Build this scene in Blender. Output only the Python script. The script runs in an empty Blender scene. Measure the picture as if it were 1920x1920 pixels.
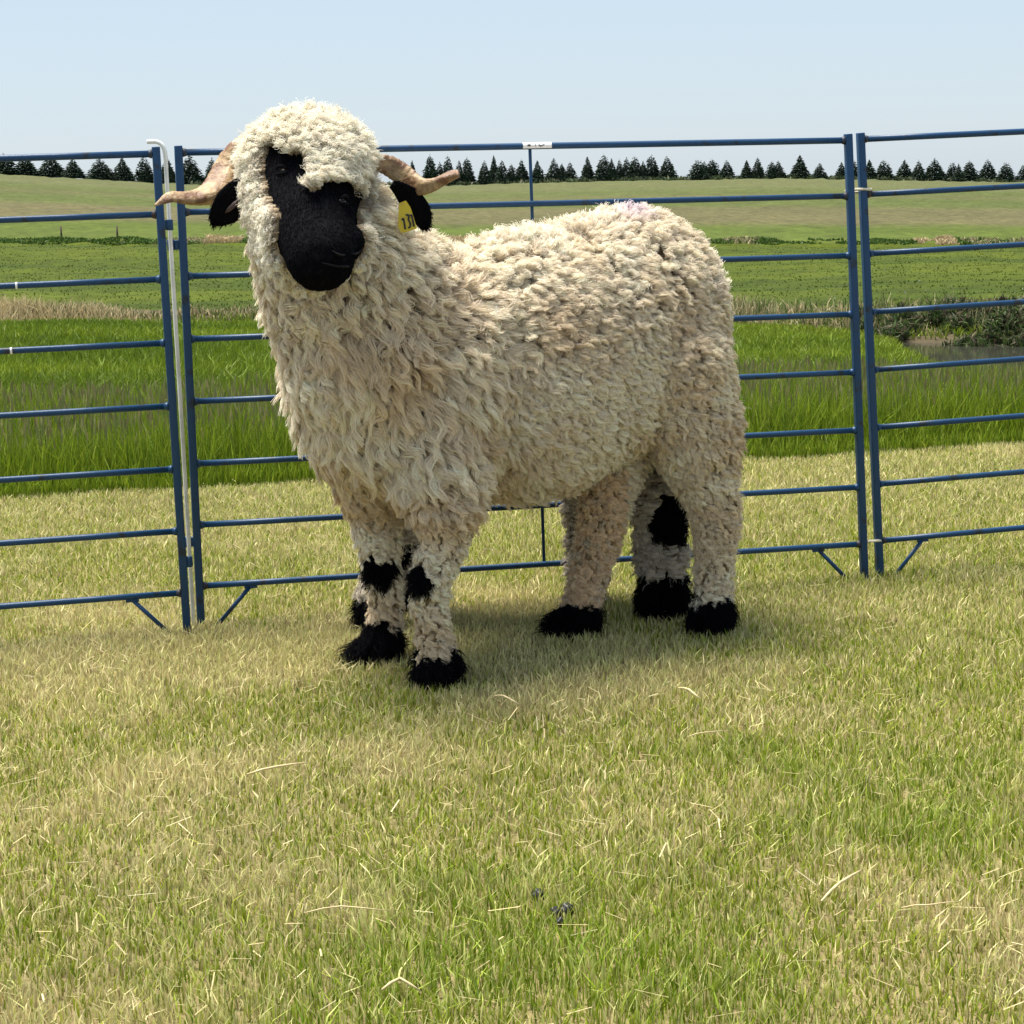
import bpy, bmesh, math, random
import numpy as np
from mathutils import Vector, Matrix

random.seed(7)
rng = np.random.default_rng(11)
SC = bpy.context.scene
COL = SC.collection

# ------------------------------------------------------------------ camera
F_PX, CAM_H, PITCH, ROLL = 3840.0, 0.93, 9.17, 1.5
pr, rr = math.radians(PITCH), math.radians(ROLL)
c_f = np.array([0, math.cos(pr), -math.sin(pr)])
_u = np.array([0, math.sin(pr), math.cos(pr)])
_r = np.array([1.0, 0, 0])
c_r = _r * math.cos(rr) - _u * math.sin(rr)
c_u = _u * math.cos(rr) + _r * math.sin(rr)
c_o = np.array([0, 0, CAM_H])
cam_d = bpy.data.cameras.new('camera')
cam_d.sensor_width = 36; cam_d.sensor_height = 36; cam_d.lens = 72
cam_d.clip_start = 0.1; cam_d.clip_end = 3000
cam = bpy.data.objects.new('camera', cam_d)
COL.objects.link(cam)
M = Matrix(((c_r[0], c_u[0], -c_f[0], 0), (c_r[1], c_u[1], -c_f[1], 0), (c_r[2], c_u[2], -c_f[2], CAM_H), (0, 0, 0, 1)))
cam.matrix_world = M
SC.camera = cam

# ------------------------------------------------------------------ light
SUN_EL, SUN_AZ = 73.0, -62.0          # azimuth from +Y (away from the viewer), towards +X
world = bpy.data.worlds.new('World'); SC.world = world; world.use_nodes = True
wn = world.node_tree; bg = wn.nodes['Background']
sky = wn.nodes.new('ShaderNodeTexSky'); sky.sky_type = 'NISHITA'; sky.sun_disc = False
sky.sun_elevation = math.radians(SUN_EL); sky.sun_rotation = math.radians(SUN_AZ)
sky.air_density = 1.0; sky.dust_density = 0.6; sky.ozone_density = 2.5; sky.altitude = 200
wb = wn.nodes.new('ShaderNodeMix'); wb.data_type = 'RGBA'; wb.inputs[0].default_value = 0.78      # thin even veil of high cloud over the clear sky
wb.inputs[7].default_value = (3.0, 3.55, 4.15, 1)
wn.links.new(sky.outputs[0], wb.inputs[6]); wn.links.new(wb.outputs[2], bg.inputs[0]); bg.inputs[1].default_value = 0.054
sun_d = bpy.data.lights.new('sun', 'SUN'); sun_d.energy = 2.8; sun_d.angle = math.radians(30); sun_d.color = (1, 0.95, 0.86)
sun = bpy.data.objects.new('sun', sun_d); COL.objects.link(sun)
sd = Vector((math.sin(math.radians(SUN_AZ)) * math.cos(math.radians(SUN_EL)), math.cos(math.radians(SUN_AZ)) * math.cos(math.radians(SUN_EL)), math.sin(math.radians(SUN_EL))))
sun.rotation_euler = sd.to_track_quat('Z', 'Y').to_euler()
SC.view_settings.view_transform = 'Standard'; SC.view_settings.look = 'None'
SC.view_settings.exposure = 1.84; SC.view_settings.gamma = 1.0
SC.render.engine = 'CYCLES'
SC.cycles.max_bounces = 8; SC.cycles.diffuse_bounces = 5; SC.cycles.transparent_max_bounces = 16
SC.cycles_curves.shape = 'RIBBONS'; SC.cycles_curves.subdivisions = 2

# ------------------------------------------------------------------ helpers
def ray(x, y):
    d = c_f * F_PX + c_r * (x - 960) - c_u * (y - 960)
    return d / d[1]
def P(x, y, Y):                       # point at depth Y seen at photo pixel (x, y)
    return c_o + ray(x, y) * Y
def G(x, y, z=0.0):                   # point on the level z
    d = ray(x, y)
    return c_o + d * ((z - CAM_H) / d[2])
def horizon(x):
    return 365 - 0.0262 * x

def tag(o, label=None, cat=None, group=None, kind=None):
    if label: o['label'] = label
    if cat: o['category'] = cat
    if group: o['group'] = group
    if kind: o['kind'] = kind
    return o
def empty(name, loc):
    o = bpy.data.objects.new(name, None); o.empty_display_size = 0.1
    COL.objects.link(o); o.location = loc
    return o
def link(name, me, mat=None, parent=None, smooth=True):
    if mat is not None:
        me.materials.append(mat)
    o = bpy.data.objects.new(name, me); COL.objects.link(o)
    if smooth and isinstance(me, bpy.types.Mesh) and len(me.polygons):
        me.polygons.foreach_set('use_smooth', np.ones(len(me.polygons), dtype=bool))
    if parent is not None:
        o.parent = parent
        o.matrix_parent_inverse = Matrix.Translation(-Vector(parent.location))
    return o
def npmesh(name, V, Fq=None, Ft=None, col=None):
    me = bpy.data.meshes.new(name)
    V = np.asarray(V, dtype=np.float32)
    me.vertices.add(len(V)); me.vertices.foreach_set('co', V.ravel())
    loops, starts, tot = [], [], 0
    if Fq is not None and len(Fq):
        Fq = np.asarray(Fq, dtype=np.int32); loops.append(Fq.ravel()); starts.append(np.arange(len(Fq)) * 4); tot += Fq.size
    if Ft is not None and len(Ft):
        Ft = np.asarray(Ft, dtype=np.int32); loops.append(Ft.ravel()); starts.append(tot + np.arange(len(Ft)) * 3); tot += Ft.size
    L = np.concatenate(loops); S = np.concatenate(starts)
    me.loops.add(len(L)); me.loops.foreach_set('vertex_index', L.astype(np.int32))
    me.polygons.add(len(S)); me.polygons.foreach_set('loop_start', S.astype(np.int32))
    me.update(calc_edges=True); me.validate()
    if col is not None:
        a = me.color_attributes.new('Col', 'FLOAT_COLOR', 'POINT')
        c = np.ones((len(V), 4), dtype=np.float32); c[:, :3] = col
        a.data.foreach_set('color', c.ravel())
    return me

def _hash(ix, iy, s):
    h = (ix.astype(np.int64) * 374761393 + iy.astype(np.int64) * 668265263 + s * 1442695041) & 0x7fffffff
    h = ((h ^ (h >> 13)) * 1274126177) & 0x7fffffff
    return ((h ^ (h >> 16)) & 0xffff) / 65535.0
def vnoise(x, y, s=0):
    x = np.asarray(x, float); y = np.asarray(y, float)
    ix, iy = np.floor(x), np.floor(y); fx, fy = x - ix, y - iy
    fx = fx * fx * (3 - 2 * fx); fy = fy * fy * (3 - 2 * fy)
    a = _hash(ix, iy, s); b = _hash(ix + 1, iy, s); c = _hash(ix, iy + 1, s); d = _hash(ix + 1, iy + 1, s)
    return (a * (1 - fx) + b * fx) * (1 - fy) + (c * (1 - fx) + d * fx) * fy
def fbm(x, y, s=0, o=3):
    t = 0; a = 0.5; n = 0
    for k in range(o):
        t = t + a * vnoise(x * 2 ** k, y * 2 ** k, s + k * 17); n += a; a *= 0.5
    return t / n
def lerp(a, b, t):
    return a + (b - a) * t
def nrm(v):
    return v / np.maximum(np.linalg.norm(v, axis=-1, keepdims=True), 1e-9)

# ------------------------------------------------------------------ materials
def mat(name, color=(0.5, 0.5, 0.5), rough=0.6, metal=0.0, spec=0.5, attr=None, trans=0.0, noise=None, bump=None):
    m = bpy.data.materials.new(name); m.use_nodes = True
    nt = m.node_tree; b = nt.nodes['Principled BSDF']; out = nt.nodes['Material Output']
    b.inputs['Roughness'].default_value = rough; b.inputs['Metallic'].default_value = metal
    b.inputs['Specular IOR Level'].default_value = spec
    src = None
    if attr:
        a = nt.nodes.new('ShaderNodeAttribute'); a.attribute_name = attr; src = a.outputs['Color']
    else:
        b.inputs['Base Color'].default_value = (*color, 1)
    if noise:                                     # (scale, colour2, lo, hi)
        tc = nt.nodes.new('ShaderNodeTexCoord'); n = nt.nodes.new('ShaderNodeTexNoise')
        n.inputs['Scale'].default_value = noise[0]; n.inputs['Detail'].default_value = 6
        nt.links.new(tc.outputs['Object'], n.inputs['Vector'])
        mr = nt.nodes.new('ShaderNodeMapRange'); mr.inputs[1].default_value = noise[2]; mr.inputs[2].default_value = noise[3]
        nt.links.new(n.outputs['Fac'], mr.inputs[0])
        mx = nt.nodes.new('ShaderNodeMix'); mx.data_type = 'RGBA'
        nt.links.new(mr.outputs[0], mx.inputs[0])
        if src is not None: nt.links.new(src, mx.inputs[6])
        else: mx.inputs[6].default_value = (*color, 1)
        mx.inputs[7].default_value = (*noise[1], 1)
        src = mx.outputs[2]
    if src is not None:
        nt.links.new(src, b.inputs['Base Color'])
    if bump:
        tc = nt.nodes.new('ShaderNodeTexCoord'); n = nt.nodes.new('ShaderNodeTexNoise')
        n.inputs['Scale'].default_value = bump[0]; n.inputs['Detail'].default_value = 8
        nt.links.new(tc.outputs['Object'], n.inputs['Vector'])
        bp = nt.nodes.new('ShaderNodeBump'); bp.inputs['Strength'].default_value = bump[1]; bp.inputs['Distance'].default_value = bump[2]
        nt.links.new(n.outputs['Fac'], bp.inputs['Height']); nt.links.new(bp.outputs[0], b.inputs['Normal'])
    if trans > 0:
        t = nt.nodes.new('ShaderNodeBsdfTranslucent'); ms = nt.nodes.new('ShaderNodeMixShader'); ms.inputs[0].default_value = trans
        if src is not None: nt.links.new(src, t.inputs['Color'])
        else: t.inputs['Color'].default_value = (*color, 1)
        nt.links.new(b.outputs[0], ms.inputs[1]); nt.links.new(t.outputs[0], ms.inputs[2]); nt.links.new(ms.outputs[0], out.inputs['Surface'])
    return m

M_ground = mat('ground_soil', attr='Col', rough=0.95, spec=0.1, bump=(30, 0.6, 0.02))
_nt = M_ground.node_tree; _b = _nt.nodes['Principled BSDF']; _at = [n for n in _nt.nodes if n.type == 'ATTRIBUTE'][0]
_tc = _nt.nodes.new('ShaderNodeTexCoord'); _mp = _nt.nodes.new('ShaderNodeMapping'); _mp.inputs['Scale'].default_value = (1.0, 0.45, 1.0)
_n1 = _nt.nodes.new('ShaderNodeTexNoise'); _n1.inputs['Scale'].default_value = 1.6; _n1.inputs['Detail'].default_value = 9; _n1.inputs['Roughness'].default_value = 0.72
_mr = _nt.nodes.new('ShaderNodeMapRange'); _mr.inputs[1].default_value = 0.3; _mr.inputs[2].default_value = 0.7; _mr.inputs[3].default_value = 0.62; _mr.inputs[4].default_value = 1.35
_mx = _nt.nodes.new('ShaderNodeMix'); _mx.data_type = 'RGBA'; _mx.blend_type = 'MULTIPLY'; _mx.inputs[0].default_value = 1.0
_nt.links.new(_tc.outputs['Object'], _mp.inputs[0]); _nt.links.new(_mp.outputs[0], _n1.inputs['Vector']); _nt.links.new(_n1.outputs['Fac'], _mr.inputs[0])
_nt.links.new(_at.outputs['Color'], _mx.inputs[6]); _nt.links.new(_mr.outputs[0], _mx.inputs[7]); _nt.links.new(_mx.outputs[2], _b.inputs['Base Color'])
M_grass = mat('grass_blade', attr='Col', rough=0.6, spec=0.25, trans=0.3)
M_water = mat('creek_water', (0.035, 0.035, 0.028), rough=0.08, spec=0.5, bump=(6, 0.15, 0.01))
M_paint = mat('blue_paint', (0.004, 0.042, 0.115), rough=0.42, spec=0.4, noise=(28, (0.012, 0.022, 0.04), 0.60, 0.67), bump=(160, 0.3, 0.001))
M_paint_worn = mat('blue_paint_worn', (0.02, 0.028, 0.045), rough=0.55, spec=0.4, noise=(40, (0.035, 0.022, 0.02), 0.45, 0.6))
M_galv = mat('galvanised_rod', (0.85, 0.85, 0.8), rough=0.35, metal=0.15, noise=(14, (0.6, 0.6, 0.55), 0.45, 0.7))
M_wire = mat('pale_wire', (0.62, 0.58, 0.44), rough=0.45, metal=0.3, noise=(30, (0.42, 0.34, 0.24), 0.45, 0.7))
M_white = mat('white_tape', (0.82, 0.82, 0.82), rough=0.5)
M_ink = mat('black_ink', (0.02, 0.02, 0.02), rough=0.6)
M_needle = mat('spruce_needles', attr='Col', rough=0.7, spec=0.2)
M_bark = mat('spruce_bark', (0.06, 0.04, 0.03), rough=0.9)
M_wool = mat('wool_fibre', attr='Col', rough=0.75, spec=0.2, trans=0.22)
M_skin = mat('fleece_skin', attr='Col', rough=0.9, spec=0.05, bump=(60, 0.5, 0.01))
M_black = mat('black_hair', (0.003, 0.003, 0.0042), rough=0.8, spec=0.05)
M_eye = mat('dark_eye', (0.01, 0.008, 0.006), rough=0.3, spec=0.35)
M_ear_in = mat('inner_ear_skin', (0.055, 0.03, 0.028), rough=0.6)
M_hoof = mat('dark_hoof', (0.02, 0.016, 0.013), rough=0.5, noise=(50, (0.05, 0.04, 0.03), 0.5, 0.7))
M_tag = mat('yellow_tag', (0.62, 0.46, 0.015), rough=0.4, noise=(60, (0.5, 0.34, 0.03), 0.5, 0.75))
M_straw = mat('pale_straw', (0.62, 0.5, 0.27), rough=0.6, noise=(80, (0.5, 0.38, 0.18), 0.4, 0.7))
M_dung = mat('dark_droppings', (0.012, 0.01, 0.008), rough=0.45, bump=(200, 0.4, 0.002))

def horn_material():
    m = mat('ribbed_horn', (0.37, 0.25, 0.125), rough=0.55, noise=(34, (0.15, 0.07, 0.03), 0.42, 0.6), bump=(110, 0.6, 0.006))
    return m
M_horn = horn_material()

# ------------------------------------------------------------------ terrain
COLX = np.array([-3000, 0, 300, 450, 860, 1150, 1400, 1500, 1620, 1690, 1745, 1920, 5000], float)
R_edge = np.interp(COLX, [-3000, 0, 450, 860, 1400, 1600, 1690, 1745, 1920, 5000], [600, 600, 601, 602, 607, 618, 641, 676, 692, 700])
Y_edge = np.interp(COLX, [-3000, 0, 1400, 1600, 1690, 1745, 1920, 5000], [28, 28, 28, 27, 25, 21.5, 19, 17])
Y_far = np.interp(COLX, [-3000, 0, 1400, 1600, 1690, 1920, 5000], [30.5, 30.5, 30.5, 29, 27.2, 26.2, 26.2])
R_top = np.interp(COLX, [-3000, 0, 450, 1400, 1600, 1690, 1920, 5000], [585, 585, 584, 588, 584, 584, 586, 588])
R_crest = np.interp(COLX, [-3000, 0, 300, 450, 860, 1150, 1500, 1920, 5000], [300, 326, 342, 349, 347, 339, 334, 341, 370])
Z_WATER = -1.33
def zrow(px, row, Y):
    return CAM_H - Y * (row - horizon(px)) / F_PX * 1.026
def col_profile(i):
    px = COLX[i]; hx = min(max(px, -200), 2100)
    ze = zrow(hx, R_edge[i], Y_edge[i]); zt = zrow(hx, R_top[i], Y_far[i] + 1.6)
    z100 = zrow(hx, 445, 100); z96 = z100 - 0.12; zc = zrow(hx, R_crest[i], 400)
    Ys = [0.5, 7.6, Y_edge[i], Y_edge[i] + 0.7, Y_far[i] - 0.3, Y_far[i] + 0.2, Y_far[i] + 1.6, Y_far[i] + 4, 94, 97, 100, 400, 432, 700]
    Zs = [0, 0, ze, -1.75, -1.75, Z_WATER, zt, zt - 0.03, z96, z96 - 0.25, z100, zc, zc - 0.6, zc - 14]
    return Ys, Zs
PROF = [col_profile(i) for i in range(len(COLX))]
def terrain_z(X, Y):
    X = np.asarray(X, float); Y = np.maximum(np.asarray(Y, float), 0.5)
    px = np.clip(960 + F_PX * X / Y, COLX[0] + 1, COLX[-1] - 1)
    Zc = np.stack([np.interp(Y, p[0], p[1]) for p in PROF], 0)
    k = np.clip(np.searchsorted(COLX, px) - 1, 0, len(COLX) - 2)
    t = (px - COLX[k]) / (COLX[k + 1] - COLX[k])
    sh = np.indices(k.shape)
    z = Zc[(k,) + tuple(sh)] * (1 - t) + Zc[(k + 1,) + tuple(sh)] * t
    und = (fbm(X * 0.7, Y * 0.7, 5) - 0.5)
    z = z + und * np.interp(Y, [3, 6, 9, 30, 100, 400], [0.006, 0.012, 0.06, 0.14, 0.3, 0.6])
    return z
MOWN_A, MOWN_B = 6.36, 0.19                      # the mown edge Y = A + B*(X + .98)
def mown_edge(X):
    return MOWN_A + MOWN_B * (X + 0.98) + (fbm(X * 3, X * 0 + 3, 41) - 0.5) * 0.16

def field_colour(X, Y):
    n1 = fbm(X * 0.05, Y * 0.03, 2, 4)[..., None]; n2 = fbm(X * 0.35, Y * 0.12, 3, 3)[..., None]
    n3 = fbm(X * 0.9, Y * 0.5, 9, 3)[..., None]; n0 = fbm(X * 0.012, Y * 0.006, 12, 3)
    C = lambda *a: np.array(a)
    lawn = lerp(C(0.15, 0.13, 0.055), C(0.23, 0.18, 0.09), fbm(X * 2, Y * 2, 4)[..., None])
    mead = lerp(C(0.085, 0.13, 0.008), C(0.14, 0.18, 0.013), n2)
    mead = lerp(mead, C(0.055, 0.11, 0.014), np.clip((n3 - 0.5) * 3, 0, 0.7))
    far_mead = lerp(C(0.056, 0.074, 0.006), C(0.036, 0.053, 0.005), np.clip((fbm(X * 0.06, Y * 0.25, 8, 4)[..., None] - 0.42) * 4, 0, 1))
    Yw = Y + (n0 - 0.5) * 70
    grn = lerp(C(0.12, 0.155, 0.028), C(0.09, 0.13, 0.018), n1); brn = lerp(C(0.17, 0.15, 0.07), C(0.13, 0.125, 0.05), n1)
    olv = lerp(C(0.13, 0.15, 0.045), C(0.10, 0.13, 0.03), n1); tan = C(0.145, 0.155, 0.06)
    w = np.interp(Yw, [100, 118, 128, 158, 172, 200, 215, 260, 300, 700], [0, 0, 1, 1, 2, 2, 1.4, 2, 3, 3])[..., None]
    fld = np.where(w < 1, lerp(grn, brn, w), np.where(w < 2, lerp(brn, olv, w - 1), lerp(olv, tan, w - 2)))
    fld = fld * (0.47 + 0.24 * fbm(X * 0.6, Y * 0.25, 23, 3))[..., None]
    Yb = Y[..., None]
    c = np.where(Yb < mown_edge(X)[..., None], lawn, mead)
    c = np.where(Yb > 33, far_mead, c); c = np.where(Yb > 99.5, fld, c)
    bank = lerp(C(0.06, 0.045, 0.03), C(0.10, 0.085, 0.045), n3)
    inb = (terrain_z(X, Y) < Z_WATER + 0.38) & (Y > 19) & (Y < 34)
    c = np.where(inb[..., None], bank, c)
    c = np.where((Yb > 395), C(0.06, 0.075, 0.035), c)
    return c

def build_terrain():
    pxs = np.concatenate([np.linspace(-3000, -300, 24), np.linspace(-260, 2180, 230), np.linspace(2220, 5000, 24)])
    Ys = np.concatenate([np.linspace(0.5, 9, 70), np.geomspace(9.2, 18, 40), np.linspace(18.1, 34, 120), np.geomspace(34.5, 93, 70), np.linspace(93.5, 101, 20), np.geomspace(103, 432, 90), [480, 560, 700]])
    PX, YY = np.meshgrid(pxs, Ys)
    XX = (PX - 960) / F_PX * YY
    # keep the strip near the camera wide enough to walk on
    XX = np.where(YY < 9, (PX - 960) / F_PX * (YY * 0.4 + 5.4), XX)
    Z = terrain_z(XX, YY)
    V = np.stack([XX, YY, Z], -1).reshape(-1, 3)
    nr, nc = PX.shape
    i = np.arange(nr - 1)[:, None] * nc + np.arange(nc - 1)[None, :]
    Fq = np.stack([i, i + 1, i + nc + 1, i + nc], -1).reshape(-1, 4)
    col = field_colour(XX, YY).reshape(-1, 3)
    me = npmesh('ground', V, Fq, None, col)
    o = link('ground', me, M_ground); tag(o, kind='structure')
    # water sheet
    w = bpy.data.meshes.new('water')
    w.from_pydata([(-12, 19, Z_WATER), (16, 17.5, Z_WATER), (16, 27.4, Z_WATER), (-12, 31.5, Z_WATER)], [], [(0, 1, 2, 3)])
    tag(link('water', w, M_water), kind='structure')
build_terrain()

# ------------------------------------------------------------------ blades
def blades(name, X, Y, Z, h, w, col, lean=0.35, parent=None, bend=0.5, material=None):
    n = len(X)
    a = rng.uniform(0, 2 * np.pi, n); hd = np.stack([np.cos(a), np.sin(a), np.zeros(n)], 1)
    la = rng.uniform(0, 2 * np.pi, n); ll = np.abs(rng.normal(0, lean, n))[:, None] * np.asarray(h)[:, None]
    ld = np.stack([np.cos(la), np.sin(la), np.zeros(n)], 1) * ll
    B = np.stack([X, Y, Z - 0.004], 1); hw = (np.asarray(w) * 0.5)[:, None] * hd
    H = np.asarray(h)[:, None] * np.array([[0, 0, 1.0]])
    mid = B + H * 0.55 + ld * (0.55 * (1 - bend)); tip = B + H * (1 - 0.15 * np.minimum(np.abs(ll / np.asarray(h)[:, None]), 2) ** 2) + ld
    V = np.stack([B - hw, B + hw, mid + hw * 0.8, mid - hw * 0.8, tip], 1).reshape(-1, 3)
    k = np.arange(n)[:, None] * 5
    Fq = k + np.array([[0, 1, 2, 3]]); Ft = k + np.array([[3, 2, 4]])
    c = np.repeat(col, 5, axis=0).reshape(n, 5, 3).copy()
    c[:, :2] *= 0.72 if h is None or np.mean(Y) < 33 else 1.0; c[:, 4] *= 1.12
    me = npmesh(name, V, Fq, Ft, c.reshape(-1, 3))
    return link(name, me, material or M_grass, parent, smooth=False)

def pick(cols, probs, n):
    k = rng.choice(len(cols), size=n, p=np.array(probs) / sum(probs))
    return np.array(cols)[k] * rng.uniform(0.65, 1.35, (n, 1))

def lawn():
    N = 600000
    # more blades per area near the viewer's frame, thinning towards the sides
    Y = 1.9 + (7.1 - 1.9) * rng.random(N) ** 1.0
    X = (rng.random(N) - 0.5) * 2 * (0.29 * Y + 0.22)
    Ye = rng.uniform(1.5, 7.2, 170000); sg = np.where(rng.random(170000) < .5, -1, 1)      # thinner lawn beyond the sides of the frame
    Xe = sg * (0.29 * Ye + 0.22 + rng.random(170000) * 1.3); X = np.concatenate([X, Xe]); Y = np.concatenate([Y, Ye]); N = len(X)
    keep = (Y < mown_edge(X) + 0.05) & (rng.random(N) < np.interp(Y, [1.9, 3.5, 7], [0.55, 0.8, 1.0]))
    X, Y = X[keep], Y[keep]; n = len(X)
    patch = fbm(X * 1.1, Y * 1.0, 61, 4); fine = fbm(X * 5, Y * 5, 71, 3)
    dry = np.clip((patch - 0.47) * 4.5 + (fine - 0.5) * 2.2, 0, 1)
    strip = np.exp(-((Y - (mown_edge(X) - 2.35)) / 0.28) ** 2) * 0.45     # straw windrow left along the fence
    lft = np.exp(-((Y - 4.0) / 0.17) ** 2) * np.clip((-X - 0.15) * 2.6, 0, 1)
    back = np.clip((Y - 4.8) / 1.2, 0, 1) * 0.5
    dry = np.clip(dry + strip + lft + back, 0, 1)
    green = pick([(0.23, 0.29, 0.02), (0.33, 0.37, 0.045), (0.15, 0.23, 0.012), (0.44, 0.46, 0.11)], [4, 4, 2, 2], n)
    straw = pick([(0.58, 0.51, 0.24), (0.70, 0.62, 0.34), (0.42, 0.34, 0.17), (0.56, 0.56, 0.22)], [4, 3, 2, 4], n)
    s = (rng.random(n) < (0.40 + 0.6 * dry))[:, None]
    col = np.where(s, straw, green)
    lush = np.clip((fbm(X * 1.7, Y * 1.7, 91, 3) - 0.5) * 5, 0, 1) * np.clip((4.0 - Y) / 0.8, 0.15, 1)
    col = col * (1 - 0.3 * lush[:, None] * np.array([[0.75, 0.35, 1.4]]))
    h = rng.uniform(0.012, 0.031, n) * (1 + 0.35 * lush) * (0.75 + 0.5 * fine)
    w = rng.uniform(0.0016, 0.0038, n) * np.interp(Y, [2, 7], [0.9, 1.25])
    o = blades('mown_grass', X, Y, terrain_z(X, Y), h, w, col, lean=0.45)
    tag(o, 'short mown lawn of mixed straw yellow and green blades under the sheep', 'grass', kind='stuff')
    # loose clippings lying flat
    n = 2600
    Y = rng.uniform(2.0, 6.6, n); X = (rng.random(n) - 0.5) * 2 * (0.28 * Y + 0.15)
    keep = rng.random(n) < 0.35 + 0.8 * np.clip((fbm(X * 1.1, Y, 61, 4) - 0.45) * 4, 0, 1); X, Y = X[keep], Y[keep]; n = len(X)
    a = rng.uniform(0, np.pi, n); L = rng.uniform(0.012, 0.045, n); d = np.stack([np.cos(a), np.sin(a), rng.normal(0, 0.22, n)], 1) * L[:, None] / 2
    s = np.stack([-np.sin(a), np.cos(a), np.zeros(n)], 1) * rng.uniform(0.0005, 0.0011, n)[:, None]
    Cc = np.stack([X, Y, terrain_z(X, Y) + rng.uniform(0.012, 0.028, n)], 1)
    V = np.stack([Cc - d - s, Cc + d - s, Cc + d + s, Cc - d + s], 1).reshape(-1, 3)
    col = np.repeat(pick([(0.55, 0.46, 0.25), (0.45, 0.38, 0.19), (0.6, 0.53, 0.33)], [3, 3, 1], n), 4, 0)
    me = npmesh('grass_clippings', V, np.arange(n)[:, None] * 4 + np.array([[0, 1, 2, 3]]), None, col)
    tag(link('grass_clippings', me, M_grass, smooth=False), 'pale dry clippings scattered over the mown lawn', 'clippings', kind='stuff')
lawn()

def tall_grass():
    N = 125000
    X = (rng.random(N) - 0.5) * 2 * 3.9; e = mown_edge(X); Y = e + 0.02 + rng.random(N) ** 1.3 * 2.1
    keep = np.abs(X) < 0.29 * Y + 1.2; X, Y, e = X[keep], Y[keep], e[keep]; n = len(X)
    t = np.clip((Y - e) / 0.25, 0.35, 1)
    h = rng.uniform(0.10, 0.22, n) * t * (0.8 + 0.4 * fbm(X * 2, Y * 2, 31)); w = rng.uniform(0.003, 0.006, n)
    col = pick([(0.17, 0.24, 0.012), (0.23, 0.30, 0.02), (0.11, 0.18, 0.01), (0.28, 0.33, 0.04)], [4, 3, 3, 1], n)
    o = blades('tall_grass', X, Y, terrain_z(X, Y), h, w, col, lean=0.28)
    tag(o, 'lush unmown green grass growing behind the mown strip', 'tall grass', kind='stuff')
    # seed heads: thin stalks with a brownish tip
    n = 9000
    X = (rng.random(n) - 0.5) * 2 * 3.0; Y = mown_edge(X) + 0.3 + rng.random(n) * 1.9
    h = rng.uniform(0.14, 0.235, n); a = rng.uniform(0, 6.28, n); ln = np.stack([np.cos(a), np.sin(a), 0 * a], 1) * (rng.uniform(0, 0.07, n))[:, None]
    B = np.stack([X, Y, terrain_z(X, Y)], 1); T = B + np.array([[0, 0, 1]]) * h[:, None] + ln; Mi = B + (T - B) * 0.72
    s = np.array([[1.0, 0, 0]]) * rng.uniform(0.0007, 0.0012, n)[:, None]; s2 = np.array([[1.0, 0.3, 0]]) * rng.uniform(0.002, 0.004, n)[:, None]
    Mq = B + (T - B) * 0.86
    V = np.stack([B - s, B + s, Mi + s, Mi - s, Mq + s2, Mq - s2, T], 1).reshape(-1, 3); k = np.arange(n)[:, None] * 7
    Fq = np.concatenate([k + np.array([[0, 1, 2, 3]]), k + np.array([[3, 2, 4, 5]])]); Ft = k + np.array([[5, 4, 6]])
    c = np.zeros((n, 7, 3)); c[:, :4] = (0.17, 0.2, 0.06); c[:, 4:] = pick([(0.22, 0.19, 0.08), (0.26, 0.25, 0.1), (0.17, 0.2, 0.06)], [3, 2, 2], n)[:, None]
    tag(link('seed_heads', npmesh('seed_heads', V, Fq, Ft, c.reshape(-1, 3)), M_grass, smooth=False), 'brownish seed heads standing above the tall green grass', 'seed heads', kind='stuff')
tall_grass()

def meadow():
    N = 215000
    Y = 8.2 + (32 - 8.2) * rng.random(N) ** 1.15; X = (rng.random(N) - 0.5) * 2 * (0.29 * Y + 1.2); Z = terrain_z(X, Y)
    keep = Z > Z_WATER + 0.03
    X, Y, Z = X[keep], Y[keep], Z[keep]; n = len(X)
    c = np.clip((fbm(X * 0.35, Y * 0.9, 3, 4) - 0.35) * 3, 0, 1)[:, None]
    col = lerp(pick([(0.085, 0.13, 0.008), (0.12, 0.18, 0.012)], [1, 1], n), pick([(0.17, 0.23, 0.015), (0.22, 0.27, 0.025)], [2, 1], n), c)
    h = rng.uniform(0.06, 0.15, n) * np.interp(Y, [8, 12], [1.5, 1]); w = rng.uniform(0.006, 0.014, n) * np.interp(Y, [8, 30], [0.8, 1.7])
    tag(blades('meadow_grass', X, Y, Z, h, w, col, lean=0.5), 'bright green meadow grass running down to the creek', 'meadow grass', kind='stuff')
    N = 26000
    Y = 33 + 64 * rng.random(N) ** 1.25; X = (rng.random(N) - 0.5) * 2 * (0.29 * Y + 1); Z = terrain_z(X, Y); n = N
    c = np.clip((fbm(X * 0.06, Y * 0.25, 8, 4) - 0.42) * 4, 0, 1)[:, None]
    col = lerp(pick([(0.13, 0.175, 0.012), (0.155, 0.195, 0.018)], [2, 1], n), pick([(0.065, 0.10, 0.008), (0.085, 0.12, 0.010)], [1, 1], n), c)
    fl = (rng.random(n) < 0.02 * np.clip((X / Y - 0.1) * 20, 0.05, 1)) & (fbm(X * 0.3, Y * 0.12, 55) > 0.5)
    col = col * 0 + np.array([1, 1, 1]) * field_colour(X, Y) * rng.uniform(1.5, 2.1, (n, 1)); col[fl] = (0.4, 0.42, 0.3)
    h = rng.uniform(0.02, 0.05, n); w = rng.uniform(0.02, 0.05, n) * np.interp(Y, [33, 97], [0.7, 1.6])
    tag(blades('pasture_grass', X, Y, Z, h, w, col, lean=0.6), 'flat green pasture beyond the creek', 'pasture grass', kind='stuff')
meadow()

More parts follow.
